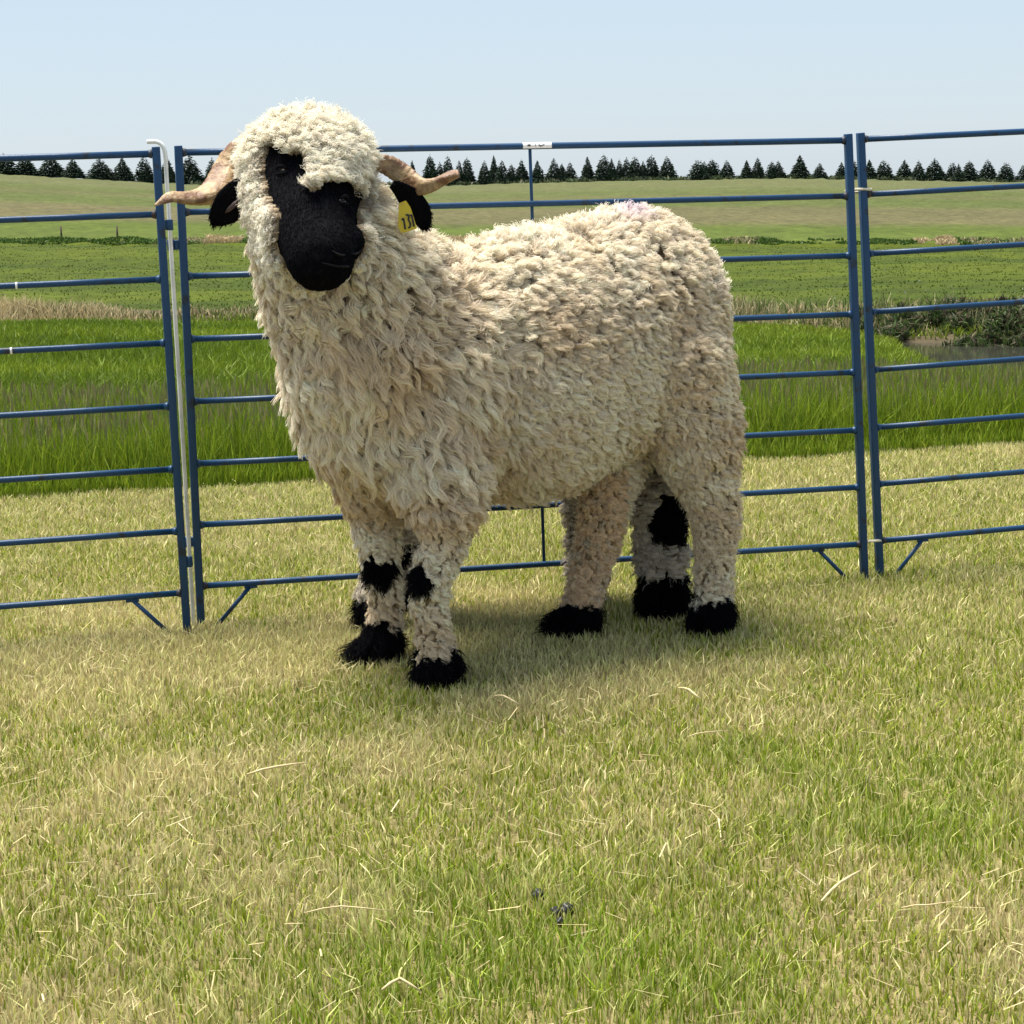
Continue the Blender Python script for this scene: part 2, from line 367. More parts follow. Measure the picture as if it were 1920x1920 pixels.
def bank_growth():
    # dry pale grass along the far creek bank
    N = 46000
    px = rng.uniform(-60, 2000, N); base = np.interp(px, COLX, Y_far)
    Y = base + 0.5 + rng.random(N) ** 1.5 * 2.6; X = (px - 960) / F_PX * Y
    clump = fbm(X * 0.9, Y * 0.9, 77, 3)
    dens = np.interp(px, [-60, 500, 560, 1360, 1400, 1700, 1760, 2000], [1, 1, 0.4, 0.3, 0.5, 0.4, 0.35, 0.5])
    keep = rng.random(N) < dens * (0.35 + clump); X, Y, px, clump = X[keep], Y[keep], px[keep], clump[keep]; n = len(X)
    dry = np.interp(px, [-60, 0, 250, 480, 1380, 1560, 1640, 1680, 2000], [1, 1, 0.75, 0.35, 0.5, 0.55, 0.5, 0.25, 0.25])
    isd = (rng.random(n) < dry)[:, None]
    col = np.where(isd, pick([(0.52, 0.42, 0.23), (0.62, 0.52, 0.31), (0.32, 0.26, 0.13)], [3, 2, 3], n), pick([(0.1, 0.15, 0.035), (0.075, 0.11, 0.03), (0.14, 0.14, 0.06)], [2, 2, 1], n))
    h = rng.uniform(0.10, 0.32, n) * np.clip(2.6 * (clump - .22), .25, 1.4); w = rng.uniform(0.012, 0.026, n)
    tag(blades('bank_grass', X, Y, terrain_z(X, Y), h, w, col, lean=0.45), 'rough dry pale grass along the far creek bank', 'bank grass', kind='stuff')
    # shrubby growth and roots on the eroded bank at the right
    N = 30000
    px = rng.uniform(1610, 2050, N); t = rng.random(N); Y = np.interp(px, COLX, Y_far) - 0.1 + t * 1.9; X = (px - 960) / F_PX * Y
    cl = fbm(X * 2.4, Y * 2.4, 99, 3); keep = cl > 0.42; X, Y, cl = X[keep], Y[keep], cl[keep]; n = len(X)
    col = pick([(0.05, 0.085, 0.02), (0.08, 0.12, 0.035), (0.12, 0.09, 0.06), (0.2, 0.17, 0.11), (0.035, 0.05, 0.018)], [3, 2, 2, 1.3, 3], n)
    Z = terrain_z(X, Y) + rng.random(n) ** 1.5 * 0.22 * (cl - 0.3) * 3
    tag(blades('undergrowth', X, Y, Z, rng.uniform(0.05, 0.15, n), rng.uniform(0.02, 0.05, n), col, lean=1.2), 'tangled brown and green growth on the eroded creek bank', 'undergrowth', kind='stuff')
    # ragged tufts on the ditch edge between pasture and field
    N = 16000
    Y = 98.6 + rng.random(N) * 2.2; X = (rng.random(N) - 0.5) * 2 * 29; cl = fbm(X * 0.35, Y * 0.2, 13, 3); keep = cl > 0.3; X, Y, cl = X[keep], Y[keep], cl[keep]; n = len(X)
    col = np.where((rng.random(n) < np.clip((cl - 0.52) * 8, 0, 0.8))[:, None], pick([(0.36, 0.3, 0.17), (0.28, 0.27, 0.13)], [1, 1], n), pick([(0.05, 0.1, 0.015), (0.09, 0.14, 0.03)], [2, 1], n))
    hh = rng.uniform(0.06, 0.2, n) * (0.4 + cl)
    for mx, my in ((870, 445), (1755, 441), (420, 446)):
        q = P(mx, my, 99.7); d = np.abs(X - q[0]) < 0.9; hh = np.where(d, hh * 1.7, hh); col[d] = (0.45, 0.35, 0.2)
    tag(blades('ditch_tufts', X, Y, terrain_z(X, Y), hh, rng.uniform(0.06, 0.14, n), col, lean=0.7), 'ragged tufts along the ditch between pasture and ploughed field', 'tufts', kind='stuff')
    # verge of low brush under the conifers
    N = 9000
    px = rng.uniform(380, 2100, N); Y = 401 + rng.random(N) * 8; X = (px - 960) / F_PX * Y
    col = pick([(0.05, 0.075, 0.03), (0.1, 0.12, 0.06), (0.17, 0.17, 0.11)], [3, 3, 1], N)
    tag(blades('verge_brush', X, Y, terrain_z(X, Y), rng.uniform(0.3, 1.0, N), rng.uniform(0.3, 0.7, N), col, lean=0.8), 'low rough verge under the row of conifers', 'verge', kind='stuff')
bank_growth()

# ------------------------------------------------------------------ conifers on the skyline
def crown_mesh(seed, fat, spike):
    r = np.random.default_rng(seed); V, T, C = [], [], []
    n = 950
    # unit tree: height 1, radius about 0.5*fat at the base; sprays of needles as bent triangles
    z = 1 - np.sqrt(r.random(n)) * 0.97
    tier = (z * 11) % 1.0
    lob = r.uniform(0.75, 1.15, 9)
    for k in range(n):
        a = r.uniform(0, 2 * math.pi); zz = z[k]
        R = fat * 0.5 * (1 - zz) ** spike * (0.78 + 0.3 * (1 - tier[k])) * lob[int(a / 6.2832 * 9) % 9]
        if zz < 0.1: R *= 0.75 + 2.2 * zz
        rad = R * (r.random() ** 0.35)
        c = np.array([math.cos(a) * rad, math.sin(a) * rad, zz]); L = (0.05 + 0.09 * (1 - zz)) * r.uniform(0.6, 1.3)
        o = np.array([math.cos(a), math.sin(a), r.uniform(-0.5, 0.25)]); o /= np.linalg.norm(o)
        s = np.array([-math.sin(a), math.cos(a), r.uniform(-0.4, 0.4)]) * L * 0.42
        up = np.array([0, 0, 1.0])
        b = len(V)
        V += [c - o * L * 0.4 - s, c - o * L * 0.4 + s, c + o * L * 0.7, c + up * L * 0.35]
        T += [(b, b + 1, b + 2), (b, b + 2, b + 3), (b + 1, b + 3, b + 2)]
        g = r.uniform(0.7, 1.35); C += [(0.022 * g, 0.04 * g, 0.022 * g)] * 4
    b = len(V); V += [np.array((-0.012, 0, 0.88)), np.array((0.012, 0, 0.88)), np.array((0, 0.012, 0.88)), np.array((0, 0, 1.04))]
    T += [(b, b + 1, b + 3), (b + 1, b + 2, b + 3), (b + 2, b, b + 3)]; C += [(0.025, 0.04, 0.025)] * 4
    me = npmesh('crown', np.array(V), None, np.array(T), np.array(C)); me.materials.append(M_needle)
    return me
def trunk_mesh():
    bm = bmesh.new()
    bmesh.ops.create_cone(bm, cap_ends=True, segments=8, radius1=0.035, radius2=0.006, depth=0.95)
    bmesh.ops.translate(bm, vec=(0, 0, 0.45), verts=bm.verts)
    me = bpy.data.meshes.new('trunk'); bm.to_mesh(me); bm.free(); me.materials.append(M_bark); return me
TREES = [(8,289,323,46),(49,291,325,42),(97,291,326,38),(137,297,329,33),(188,297,332,39),(231,298,335,38),(271,294,337,26),(315,294,341,28),(357,291,343,38),(399,298,346,28),
 (757,303,343,20),(774,302,343,20),(808,291,344,28),(826,305,344,18),(841,293,344,22),(862,303,344,18),(877,296,344,26),(909,303,343,22),(927,294,343,24),(942,303,343,24),(960,308,342,20),(979,300,342,24),(1008,303,340,26),
 (1039,299,339,24),(1054,308,339,26),(1069,305,338,24),(1102,296,337,24),(1133,291,337,28),(1147,298,337,20),(1162,300,336,18),(1175,297,336,22),(1191,294,336,26),(1206,303,336,20),(1222,292,336,30),(1251,295,335,28),
 (1309,300,334,28),(1321,304,334,18),(1336,299,334,28),(1363,302,334,24),(1400,302,333,24),(1421,297,333,20),(1447,303,333,20),(1459,302,333,22),(1500,293,333,36),(1537,307,333,20),(1578,305,334,24),
 (1602,302,335,22),(1630,301,336,28),(1657,301,337,28),(1696,301,338,30),(1722,302,338,26),(1752,299,338,32),(1786,305,339,20),(1797,308,339,20),(1817,302,339,30),(1852,301,340,30),(1886,305,341,26),(1918,311,342,22)]
ORD = 'zeroth first second third fourth fifth sixth seventh eighth ninth tenth eleventh twelfth thirteenth fourteenth fifteenth sixteenth seventeenth eighteenth nineteenth twentieth'.split()
def tens(k):
    if k <= 20: return ORD[k]
    return {2: 'twenty', 3: 'thirty'}[k // 10] + ('-' + ORD[k % 10] if k % 10 else 'th').replace('-', '-')
def conifers():
    crowns = [crown_mesh(100 + i, 1.0, p) for i, p in enumerate((0.85, 0.7, 1.0, 0.8, 0.62, 0.95, 0.75))]
    tm = trunk_mesh()
    secs = [(0, 290, 'seen through the left fence panel'), (290, 700, 'beside the upright rod and left horn'), (700, 972, 'between the horn and the thin panel brace'), (972, 1280, 'in the dense run right of the thin brace'), (1280, 1610, 'in the gappy run left of the wire-tied joint'), (1610, 2000, 'seen through the right fence panel')]
    cnt = {}
    for i, (x, yt, yb, w) in enumerate(TREES):
        Y = 402 + random.uniform(0, 5); b = P(x, yb, Y); t = P(x, yt, Y); H = t[2] - b[2]
        ground = terrain_z(np.array([b[0]]), np.array([Y]))[0]
        b[2] = ground - 0.15; H = t[2] - b[2]
        e = empty('conifer', b); R = w / F_PX * Y * 1.55
        s = [k for k, q in enumerate(secs) if q[0] <= x < q[1]][0]; cnt[s] = cnt.get(s, 0) + 1
        look = 'broad' if w > 33 else ('slim' if w < 22 else 'dark')
        tag(e, f'{look} conifer, {tens(cnt[s])} from the left {secs[s][2]}', 'conifer', 'conifers in a row along the skyline')
        e.scale = (1, 1, 1)
        c = bpy.data.objects.new('crown', crowns[(i * 5 + i // 3) % 7]); COL.objects.link(c); c.parent = e
        c.scale = (R, R, H * 1.06); c.rotation_euler = (0, 0, random.uniform(0, 6.28))
        k = bpy.data.objects.new('trunk', tm); COL.objects.link(k); k.parent = e; k.scale = (R * .6, R * .6, H)
conifers()

def far_posts():
    for x, lab in ((115, 'thin fence post on the field edge left of the rod'), (220, 'thin fence post on the field edge nearest the rod')):
        q = P(x, 442, 101); z = terrain_z(np.array([q[0]]), np.array([101.0]))[0]
        V, Fq = [], []
        bm = bmesh.new(); bmesh.ops.create_cone(bm, cap_ends=True, segments=8, radius1=0.05, radius2=0.04, depth=0.75)
        bmesh.ops.translate(bm, vec=(0, 0, 0.3), verts=bm.verts); me = bpy.data.meshes.new('fence_post'); bm.to_mesh(me); bm.free()
        o = link('fence_post', me, M_bark); o.location = (q[0], 101.0, z); tag(o, lab, 'fence post', 'posts on the field edge')
far_posts()

# ------------------------------------------------------------------ fence panels
def frame_of(a, b, up=(0, 0, 1)):
    a, b = np.array(a, float), np.array(b, float); d = b - a; L = np.linalg.norm(d); d /= L
    up = np.array(up, float); s = np.cross(d, up); s /= np.linalg.norm(s); t = np.cross(s, d)
    return a, b, d, s, t
def tube_mesh(name, pts, r, seg=12, cap=True, flat=1.0, up=(0, 0, 1)):
    pts = [np.array(p, float) for p in pts]; rs = r if hasattr(r, '__len__') else [r] * len(pts)
    V, Fq, Ft = [], [], []
    up = np.array(up, float); prev = None
    for i, p in enumerate(pts):
        d = pts[min(i + 1, len(pts) - 1)] - pts[max(i - 1, 0)]; d = d / np.linalg.norm(d)
        s = np.cross(d, up) if prev is None else prev - d * np.dot(prev, d)
        if np.linalg.norm(s) < 1e-6: s = np.cross(d, np.array([1.0, 0, 0]))
        s = s / np.linalg.norm(s); prev = s; t = np.cross(s, d)
        for k in range(seg):
            a = 2 * math.pi * k / seg; V.append(p + rs[i] * (math.cos(a) * s + math.sin(a) * t * flat))
    for i in range(len(pts) - 1):
        for k in range(seg):
            a0 = i * seg + k; a1 = i * seg + (k + 1) % seg; Fq.append((a0, a1, a1 + seg, a0 + seg))
    if cap:
        for i, rev in ((0, True), (len(pts) - 1, False)):
            c = len(V); V.append(pts[i]);
            for k in range(seg):
                a0 = i * seg + k; a1 = i * seg + (k + 1) % seg; Ft.append((a1, a0, c) if rev else (a0, a1, c))
    return npmesh(name, np.array(V), Fq, Ft or None)
def box_mesh(name, a, b, w, d, nrmv, bev=0.002):
    """a bar from a to b, width w across (in the panel plane), depth d along the panel normal, softened edges"""
    a, b = np.array(a, float), np.array(b, float); ax = (b - a) / np.linalg.norm(b - a)
    n = np.array(nrmv, float); n -= ax * np.dot(n, ax); n /= np.linalg.norm(n); s = np.cross(ax, n)
    bm = bmesh.new(); vs = []
    for p in (a, b):
        for i, j in ((-1, -1), (1, -1), (1, 1), (-1, 1)):
            vs.append(bm.verts.new(p + s * (w / 2 * i) + n * (d / 2 * j)))
    for q in ((3, 2, 1, 0), (4, 5, 6, 7), (0, 1, 5, 4), (1, 2, 6, 5), (2, 3, 7, 6), (3, 0, 4, 7)): bm.faces.new([vs[k] for k in q])
    bmesh.ops.recalc_face_normals(bm, faces=bm.faces)
    bmesh.ops.bevel(bm, geom=bm.edges[:], offset=bev, segments=2, affect='EDGES', profile=0.6)
    me = bpy.data.meshes.new(name); bm.to_mesh(me); bm.free(); return me

YAW = math.radians(12.6)
PN = np.array([-math.sin(YAW), math.cos(YAW), 0]); PD = np.array([math.cos(YAW), math.sin(YAW), 0])
def solve_post(bpx, tpx):
    rb, rt = ray(*bpx), ray(*tpx); q = rb @ PN / (rt @ PN); v = rt * q - rb; Y = 1.016 / np.linalg.norm(v)
    return c_o + rb * Y, c_o + rt * q * Y
pA = solve_post((351, 1183), (292, 275)); pB = solve_post((377, 1170), (334, 273))
pC = solve_post((1621, 1086), (1590, 251)); pD = solve_post((1650, 1080), (1613, 249))
W = np.linalg.norm(pC[0] - pB[0])
def at_px(p_base, p_top, f):                    # fraction from the top
    return p_top + (p_base - p_top) * f
fr = [0.014, 0.135, 0.266, 0.396, 0.526, 0.657, 0.787, 0.918]
def far_post(p, sign, tilt_px):                 # the unseen end of a side panel: same width, same lean, following the photo's rail slope
    base, top = p; d = PD * sign * W; r = np.array([0, 0, tilt_px]); return base + d + r, top + d + r
pL = far_post(pA, -1, -0.012); pR = far_post(pD, 1, 0.035)

def panel(label, pl, pr_, brace=None, foot_l=True, foot_r=True):
    base = (pl[0] + pr_[0]) / 2; base = np.array([base[0], base[1], 0.0])
    e = empty('livestock_panel', base)
    tag(e, label, 'fence panel', 'blue tubular livestock panels')
    for p in (pl, pr_):
        link('upright', box_mesh('upright', p[0] - np.array([0, 0, 0.008]), p[1], 0.0165, 0.0165, PN), M_paint, e)
    for i, f in enumerate(fr):
        a, b = at_px(*pl, f), at_px(*pr_, f); d = (b - a) / np.linalg.norm(b - a)
        a2, b2 = a + d * 0.009, b - d * 0.009
        link('rail', tube_mesh('rail', [a2 + (b2 - a2) * k / 8 for k in range(9)], 0.0066 if i else 0.0072, 14), M_paint, e)
        for q, s in ((a2, 1), (b2, -1)):          # weld fillets at the uprights
            link('weld', tube_mesh('weld', [q, q + d * s * 0.004, q + d * s * 0.009], [0.0096, 0.0084, 0.0067], 12), M_paint_worn if i in (0, 1, 7) else M_paint, e)
    if brace:
        (x0, x1) = brace
        a0 = at_px(*pl, fr[0]); b0 = at_px(*pr_, fr[0]); a7 = at_px(*pl, fr[7]); b7 = at_px(*pr_, fr[7])
        t0 = a0 + (b0 - a0) * x0 + PN * 0.008; t1 = a7 + (b7 - a7) * x1 + PN * 0.008
        link('brace', box_mesh('brace', t0, t1, 0.0068, 0.004, PN, 0.001), M_paint, e)
    for on, p, o_, s in ((foot_l, pl, pr_, 1), (foot_r, pr_, pl, -1)):
        if on:
            r0 = at_px(*p, fr[7]); d = (at_px(*o_, fr[7]) - r0); d /= np.linalg.norm(d)
            top = r0 + d * 0.108 - np.array([0, 0, 0.009]); bot = p[0] + d * 0.034 + np.array([0, 0, -0.006])
            link('foot_brace', tube_mesh('foot_brace', [top, bot], 0.0046, 10), M_paint, e)
            link('gusset', box_mesh('gusset', top + d * 0.016 + np.array([0, 0, 0.003]), top - d * 0.012 + np.array([0, 0, 0.003]), 0.012, 0.005, PN, 0.001), M_paint, e)
    return e
E_L = panel('blue tubular fence panel cut off by the left edge, hinged by a pale rod', pL, pA, foot_l=False)
E_M = panel('blue tubular fence panel directly behind the ram, with a thin brace and white sticker', pB, pC, brace=(0.508, 0.503))
E_R = panel('blue tubular fence panel cut off by the right edge, wired to its neighbour', pD, pR, foot_r=False)

def sleeves():
    # short pipe sleeves that the pale rod passes through
    rod_x = lambda y: np.interp(y, [385, 1185], [316, 363])
    for parent, post, yy in ((E_L, pA, 417), (E_M, pB, 457), (E_M, pB, 1019), (E_L, pA, 1047)):
        f = (yy - 275) / 905.0; c = at_px(*post, f); rp = P(rod_x(yy), yy, c[1] - 0.004)
        rp = c + PD * np.dot(rp - c, PD)
        ax = (post[1] - post[0]) / np.linalg.norm(post[1] - post[0])
        link('hinge_sleeve', tube_mesh('hinge_sleeve', [rp - ax * 0.011, rp - ax * 0.0095, rp + ax * 0.0095, rp + ax * 0.011], [0.0068, 0.0078, 0.0078, 0.0068], 14), M_paint, parent)
        link('hinge_lug', box_mesh('hinge_lug', c + (rp - c) * 0.35, rp - (rp - c) * 0.3, 0.02, 0.010, PN, 0.001), M_paint, parent)
    Yr = pA[0][1] * 0.5 + pB[0][1] * 0.5
    pts = [P(276, 266, Yr), P(290, 265.5, Yr), P(299, 268, Yr), P(305.5, 274.5, Yr), P(309, 285, Yr), P(311, 305, Yr), P(313, 345, Yr), P(316, 385, Yr), P(322, 490, Yr), P(335, 700, Yr), P(350, 950, Yr), P(364, 1188, Yr)]
    # round the corner of the handle
    out = []
    for i in range(len(pts) - 1):
        for t in np.linspace(0, 1, 5)[:-1]:
            p0 = pts[max(i - 1, 0)]; p1 = pts[i]; p2 = pts[i + 1]; p3 = pts[min(i + 2, len(pts) - 1)]
            out.append(0.5 * ((2 * p1) + (-p0 + p2) * t + (2 * p0 - 5 * p1 + 4 * p2 - p3) * t * t + (-p0 + 3 * p1 - 3 * p2 + p3) * t ** 3))
    out.append(pts[-1])
    o = link('hinge_rod', tube_mesh('hinge_rod', out, 0.0045, 12), M_galv)
    tag(o, 'long pale metal rod with bent top pinning the left panel joint', 'rod')
sleeves()

def wire_tie(px, py, rx, label, loops=2):
    c = P(px, py, 4.67); pts = []
    for k in range(loops * 24 + 1):
        a = 2 * math.pi * k / 24 + 0.4; w = 0.0015 * math.sin(a * 0.5)
        pts.append(c + PD * (rx * math.cos(a)) - PN * ((0.019 + w) * math.sin(a)) + np.array([0, 0, 0.0035 * math.sin(a) * 1.2 + 0.0016 * k / 24]))
    tag(link('wire_tie', tube_mesh('wire_tie', pts, 0.0022, 8), M_wire), label, 'wire tie', 'ties at the right panel joint')
wire_tie(1609, 359, 0.031, 'pale wire loop tying two blue uprights at their second rail')
wire_tie(1631, 1016, 0.027, 'pale wire loop tying two blue uprights just above the grass')

def sticker():
    a = at_px(*pB, fr[0]); b = at_px(*pC, fr[0]); f0, f1 = 0.4955, 0.5385
    q0, q1 = a + (b - a) * f0, a + (b - a) * f1
    V, Fq = [], []
    for i, q in enumerate((q0, (q0 + q1) / 2, q1)):
        for k in range(10):
            an = math.radians(-38 + 19 * k); V.append(q + 0.0079 * (-PN * math.cos(an) + np.array([0, 0, 1]) * math.sin(an)))
    for i in range(2):
        for k in range(9):
            j = i * 10 + k; Fq.append((j, j + 10, j + 11, j + 1))
    link('sticker', npmesh('sticker', np.array(V), Fq), M_white, E_M)
    st = [o for o in E_M.children if o.name.startswith('sticker')][0]
    up = np.array([0, 0, 1.0]); face = -PN * 0.0086
    def stroke(fa, za, fb, zb, w=0.0016):
        p0 = q0 + (q1 - q0) * fa + up * za + face; p1 = q0 + (q1 - q0) * fb + up * zb + face
        me = box_mesh('marking', p0, p1, w, 0.0006, PN, 0.0002); me.materials.append(M_ink)
        o = bpy.data.objects.new('marking', me); COL.objects.link(o); o.parent = st
    stroke(0.15, 0.001, 0.26, 0.001, 0.0035); stroke(0.15, 0.004, 0.26, 0.004, 0.0012)
    stroke(0.43, -0.001, 0.43, 0.004, 0.0012)
    stroke(0.54, 0.003, 0.61, -0.001, 0.0022); stroke(0.60, -0.001, 0.74, 0.003, 0.0022)
    for e, x, y in ((E_L, 30, 524), (E_L, 20, 644)):
        t = (x - 0) / 300.; i = 2 if y < 600 else 3
        p0, p1 = at_px(*pL, fr[i]), at_px(*pA, fr[i]); rr_ = P(x, y, 4.2); s = np.dot(rr_ - p0, PD)
        q = p0 + (p1 - p0) * (s / W)
        link('scuff', tube_mesh('scuff', [q - PD * 0.0022, q + PD * 0.0022], 0.0072, 14, cap=True), M_white, e)
sticker()

# ------------------------------------------------------------------ sheep
class Form:
    """tapered, blended volumes that are fused into one continuous body surface"""
    def __init__(self): self.s = []                      # centre, radii(3), axes(3x3), label
    def ball(self, c, r, lab, axes=None):
        r = np.array([r, r, r], float) if np.isscalar(r) else np.array(r, float)
        self.s.append((np.array(c, float), r, np.eye(3) if axes is None else np.array(axes, float), lab))
    def chain(self, pts, lab):                           # pts: (point, radius)
        for (a, ra), (b, rb) in zip(pts[:-1], pts[1:]):
            a, b = np.array(a, float), np.array(b, float); n = max(2, int(np.linalg.norm(b - a) / (min(ra, rb) * 0.35)) + 1)
            for k in range(n + 1):
                t = k / n; self.ball(a + (b - a) * t, ra + (rb - ra) * t, lab)
    def mesh(self, name, voxel=0.008, smooth=8):
        bm = bmesh.new()
        for c, r, A, lab in self.s:
            m = Matrix(((A[0][0] * r[0], A[1][0] * r[1], A[2][0] * r[2], c[0]), (A[0][1] * r[0], A[1][1] * r[1], A[2][1] * r[2], c[1]), (A[0][2] * r[0], A[1][2] * r[1], A[2][2] * r[2], c[2]), (0, 0, 0, 1)))
            bmesh.ops.create_icosphere(bm, subdivisions=3 if max(r) > 0.07 else 2, radius=1.0, matrix=m)
        me = bpy.data.meshes.new('tmp'); bm.to_mesh(me); bm.free()
        o = bpy.data.objects.new('tmp', me); COL.objects.link(o)
        md = o.modifiers.new('r', 'REMESH'); md.mode = 'VOXEL'; md.voxel_size = voxel
        sm = o.modifiers.new('s', 'SMOOTH'); sm.iterations = smooth; sm.factor = 0.5
        dg = bpy.context.evaluated_depsgraph_get(); res = bpy.data.meshes.new_from_object(o.evaluated_get(dg)); res.name = name
        bpy.data.objects.remove(o); bpy.data.meshes.remove(me)
        return res
    def label(self, p):
        best = np.full(len(p), 1e9); lab = np.zeros(len(p), int)
        names = sorted({q[3] for q in self.s})
        for c, r, A, l in self.s:
            q = (p - c) @ A.T / r; d = (np.linalg.norm(q, axis=1) - 1) * r.mean(); m = d < best
            best[m] = d[m]; lab[m] = names.index(l)
        return np.array(names)[lab]

def project(p):
    v = p - c_o; z = v @ c_f
    return np.stack([960 + F_PX * (v @ c_r) / z, 960 - F_PX * (v @ c_u) / z], 1)
def in_poly(q, poly):
    x, y = q[:, 0], q[:, 1]; r = np.zeros(len(q), bool); n = len(poly)
    for i in range(n):
        x0, y0 = poly[i]; x1, y1 = poly[(i + 1) % n]
        c = ((y0 > y) != (y1 > y)) & (x < (x1 - x0) * (y - y0) / (y1 - y0 + 1e-9) + x0); r ^= c
    return r
def tris(me):
    me.calc_loop_triangles(); n = len(me.loop_triangles)
    T = np.empty(n * 3, np.int32); me.loop_triangles.foreach_get('vertices', T)
    V = np.empty(len(me.vertices) * 3, np.float32); me.vertices.foreach_get('co', V)
    N = np.empty(len(me.vertices) * 3, np.float32); me.vertices.foreach_get('normal', N)
    return V.reshape(-1, 3).astype(float), T.reshape(-1, 3), N.reshape(-1, 3).astype(float)
def sample(me, per_m2, weight=None):
    V, T, N = tris(me)
    a, b, c = V[T[:, 0]], V[T[:, 1]], V[T[:, 2]]; ar = np.linalg.norm(np.cross(b - a, c - a), axis=1) / 2
    if weight is not None: ar = ar * weight((a + b + c) / 3)
    n = int(ar.sum() * per_m2); k = rng.choice(len(T), n, p=ar / ar.sum())
    u, v = rng.random(n), rng.random(n); m = u + v > 1; u[m], v[m] = 1 - u[m], 1 - v[m]
    w = 1 - u - v; t = T[k]
    p = V[t[:, 0]] * w[:, None] + V[t[:, 1]] * u[:, None] + V[t[:, 2]] * v[:, None]
    nn = nrm(N[t[:, 0]] * w[:, None] + N[t[:, 1]] * u[:, None] + N[t[:, 2]] * v[:, None])
    return p, nn
def swirl(p, s, k):
    """smooth pseudo-random vector field"""
    r = np.random.default_rng(k); out = np.zeros_like(p)
    for j in range(7):
        w = r.normal(size=3) * s; ph = r.uniform(0, 6.28); d = r.normal(size=3); out += np.sin(p @ w + ph)[:, None] * d
    return out / 3.2
def strands(name, pos, rad, col, material, parent):
    """pos (n, k, 3), rad (n, k), col (n, 3)"""
    n, k = pos.shape[:2]
    cv = bpy.data.hair_curves.new(name); cv.add_curves([k] * n)
    cv.attributes['position'].data.foreach_set('vector', pos.astype(np.float32).ravel())
    ra = cv.attributes.get('radius') or cv.attributes.new('radius', 'FLOAT', 'POINT'); ra.data.foreach_set('value', rad.astype(np.float32).ravel())
    ca = cv.attributes.new('Col', 'FLOAT_COLOR', 'POINT'); c = np.ones((n, k, 4), np.float32); c[:, :, :3] = col if col.ndim == 3 else col[:, None]
    ca.data.foreach_set('color', c.ravel())
    cv.materials.append(material)
    o = bpy.data.objects.new(name, cv); COL.objects.link(o); o.parent = parent
    return o
def locks(p, n, L, droop, lift, amp, freq, lockr, M, K=8, seed=1, rad=0.0006, comb=None, taper=0.75, frizz=0.0012, tint=None, jitter=0.07):
    """wavy tapering tufts; every argument may vary per lock"""
    r = np.random.default_rng(seed); N = len(p)
    B = lambda a: np.broadcast_to(np.asarray(a, float), (N,)).copy()
    L, droop, lift, amp, freq, lockr = B(L), B(droop), B(lift), B(amp), B(freq), B(lockr)
    g = np.array([[0, 0, -1.0]]) + 0.0 * p
    if comb is not None: g = comb
    g = g - n * (g * n).sum(1, keepdims=True)
    sw = swirl(p, 28, seed) * 0.34 + r.normal(size=p.shape) * 0.16; sw = sw - n * (sw * n).sum(1, keepdims=True)
    tg = nrm(g + sw); sd = np.cross(n, tg)
    L = L * r.uniform(0.7, 1.3, N); sz = np.exp(r.normal(0, 0.28, N)); lockr *= sz; amp *= sz ** .5 * r.uniform(.6, 1.3, N); lift = lift * r.uniform(.45, 1.35, N); freq *= r.uniform(.75, 1.35, N)
    t = np.linspace(0, 1, K)[None, :, None]
    ph = r.uniform(0, 6.28, (N, 1, 1))
    up = n[:, None] * (lift[:, None, None] * (1 - np.exp(-3.5 * t)) + (L * (1 - droop))[:, None, None] * t)
    path = p[:, None] + up + tg[:, None] * (L * droop)[:, None, None] * t
    env = np.clip(t * 2.2, 0, 1); A = amp[:, None, None]; fr_ = freq[:, None, None]
    path = path + sd[:, None] * A * np.sin(6.283 * fr_ * t + ph) * env + n[:, None] * A * 0.55 * np.cos(6.283 * fr_ * t + ph) * env
    # strands
    a = r.uniform(0, 6.28, (N, M)); q = np.sqrt(r.random((N, M))) * lockr[:, None]
    e1, e2 = sd, np.cross(sd, n)
    off = e1[:, None] * (np.cos(a) * q)[..., None] + e2[:, None] * (np.sin(a) * q)[..., None]       # N M 3
    tk = t[:, None]                                                                                # 1 1 K 1
    S = path[:, None] + off[:, :, None] * (1 - taper * tk ** 1.3)
    sl = r.uniform(0.82, 1.08, (N, M, 1, 1))
    S = p[:, None, None] + off[:, :, None] * 0 + (S - p[:, None, None]) * (1 - (1 - sl) * tk)
    S = S + r.normal(size=(N, M, 1, 3)) * frizz * 1.6 * tk + r.normal(size=S.shape) * frizz * 0.5 * np.clip(tk * 3, 0, 1)
    cr = 0.0011 * np.sin(6.283 * 4.5 * tk + r.uniform(0, 6.28, (N, 1, 1, 1)) + r.normal(0, .5, (N, M, 1, 1))) * (K > 8)
    S = S + cr * e2[:, None, None] + r.normal(size=(N, M, 1, 3)) * frizz * 1.5 * np.clip(tk * 2, 0, 1)
    S = S.reshape(N * M, K, 3)
    R = rad * (1 - 0.6 * np.linspace(0, 1, K)[None, :] ** 2) * r.uniform(0.75, 1.25, (N * M, 1))
    base = np.array([0.92, 0.81, 0.645]) if tint is None else tint
    base = np.broadcast_to(base, (N, 3))
    c = np.repeat(base * r.uniform(1 - jitter, 1 + jitter, (N, 1)), M, 0) * r.uniform(0.74, 1.14, (N * M, 1))
    c = np.clip(c, 0, 0.93)
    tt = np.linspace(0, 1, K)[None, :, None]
    c = c[:, None, :] * lerp(np.array([0.58, 0.47, 0.345]), np.array([1.0, 1.0, 1.0]), np.clip(tt * 1.7, 0, 1))  # browner roots: dirty wool, plus shade between locks put into the colour
    return S, R, c
def cat(parts):
    return tuple(np.concatenate(x, 0) for x in zip(*parts))

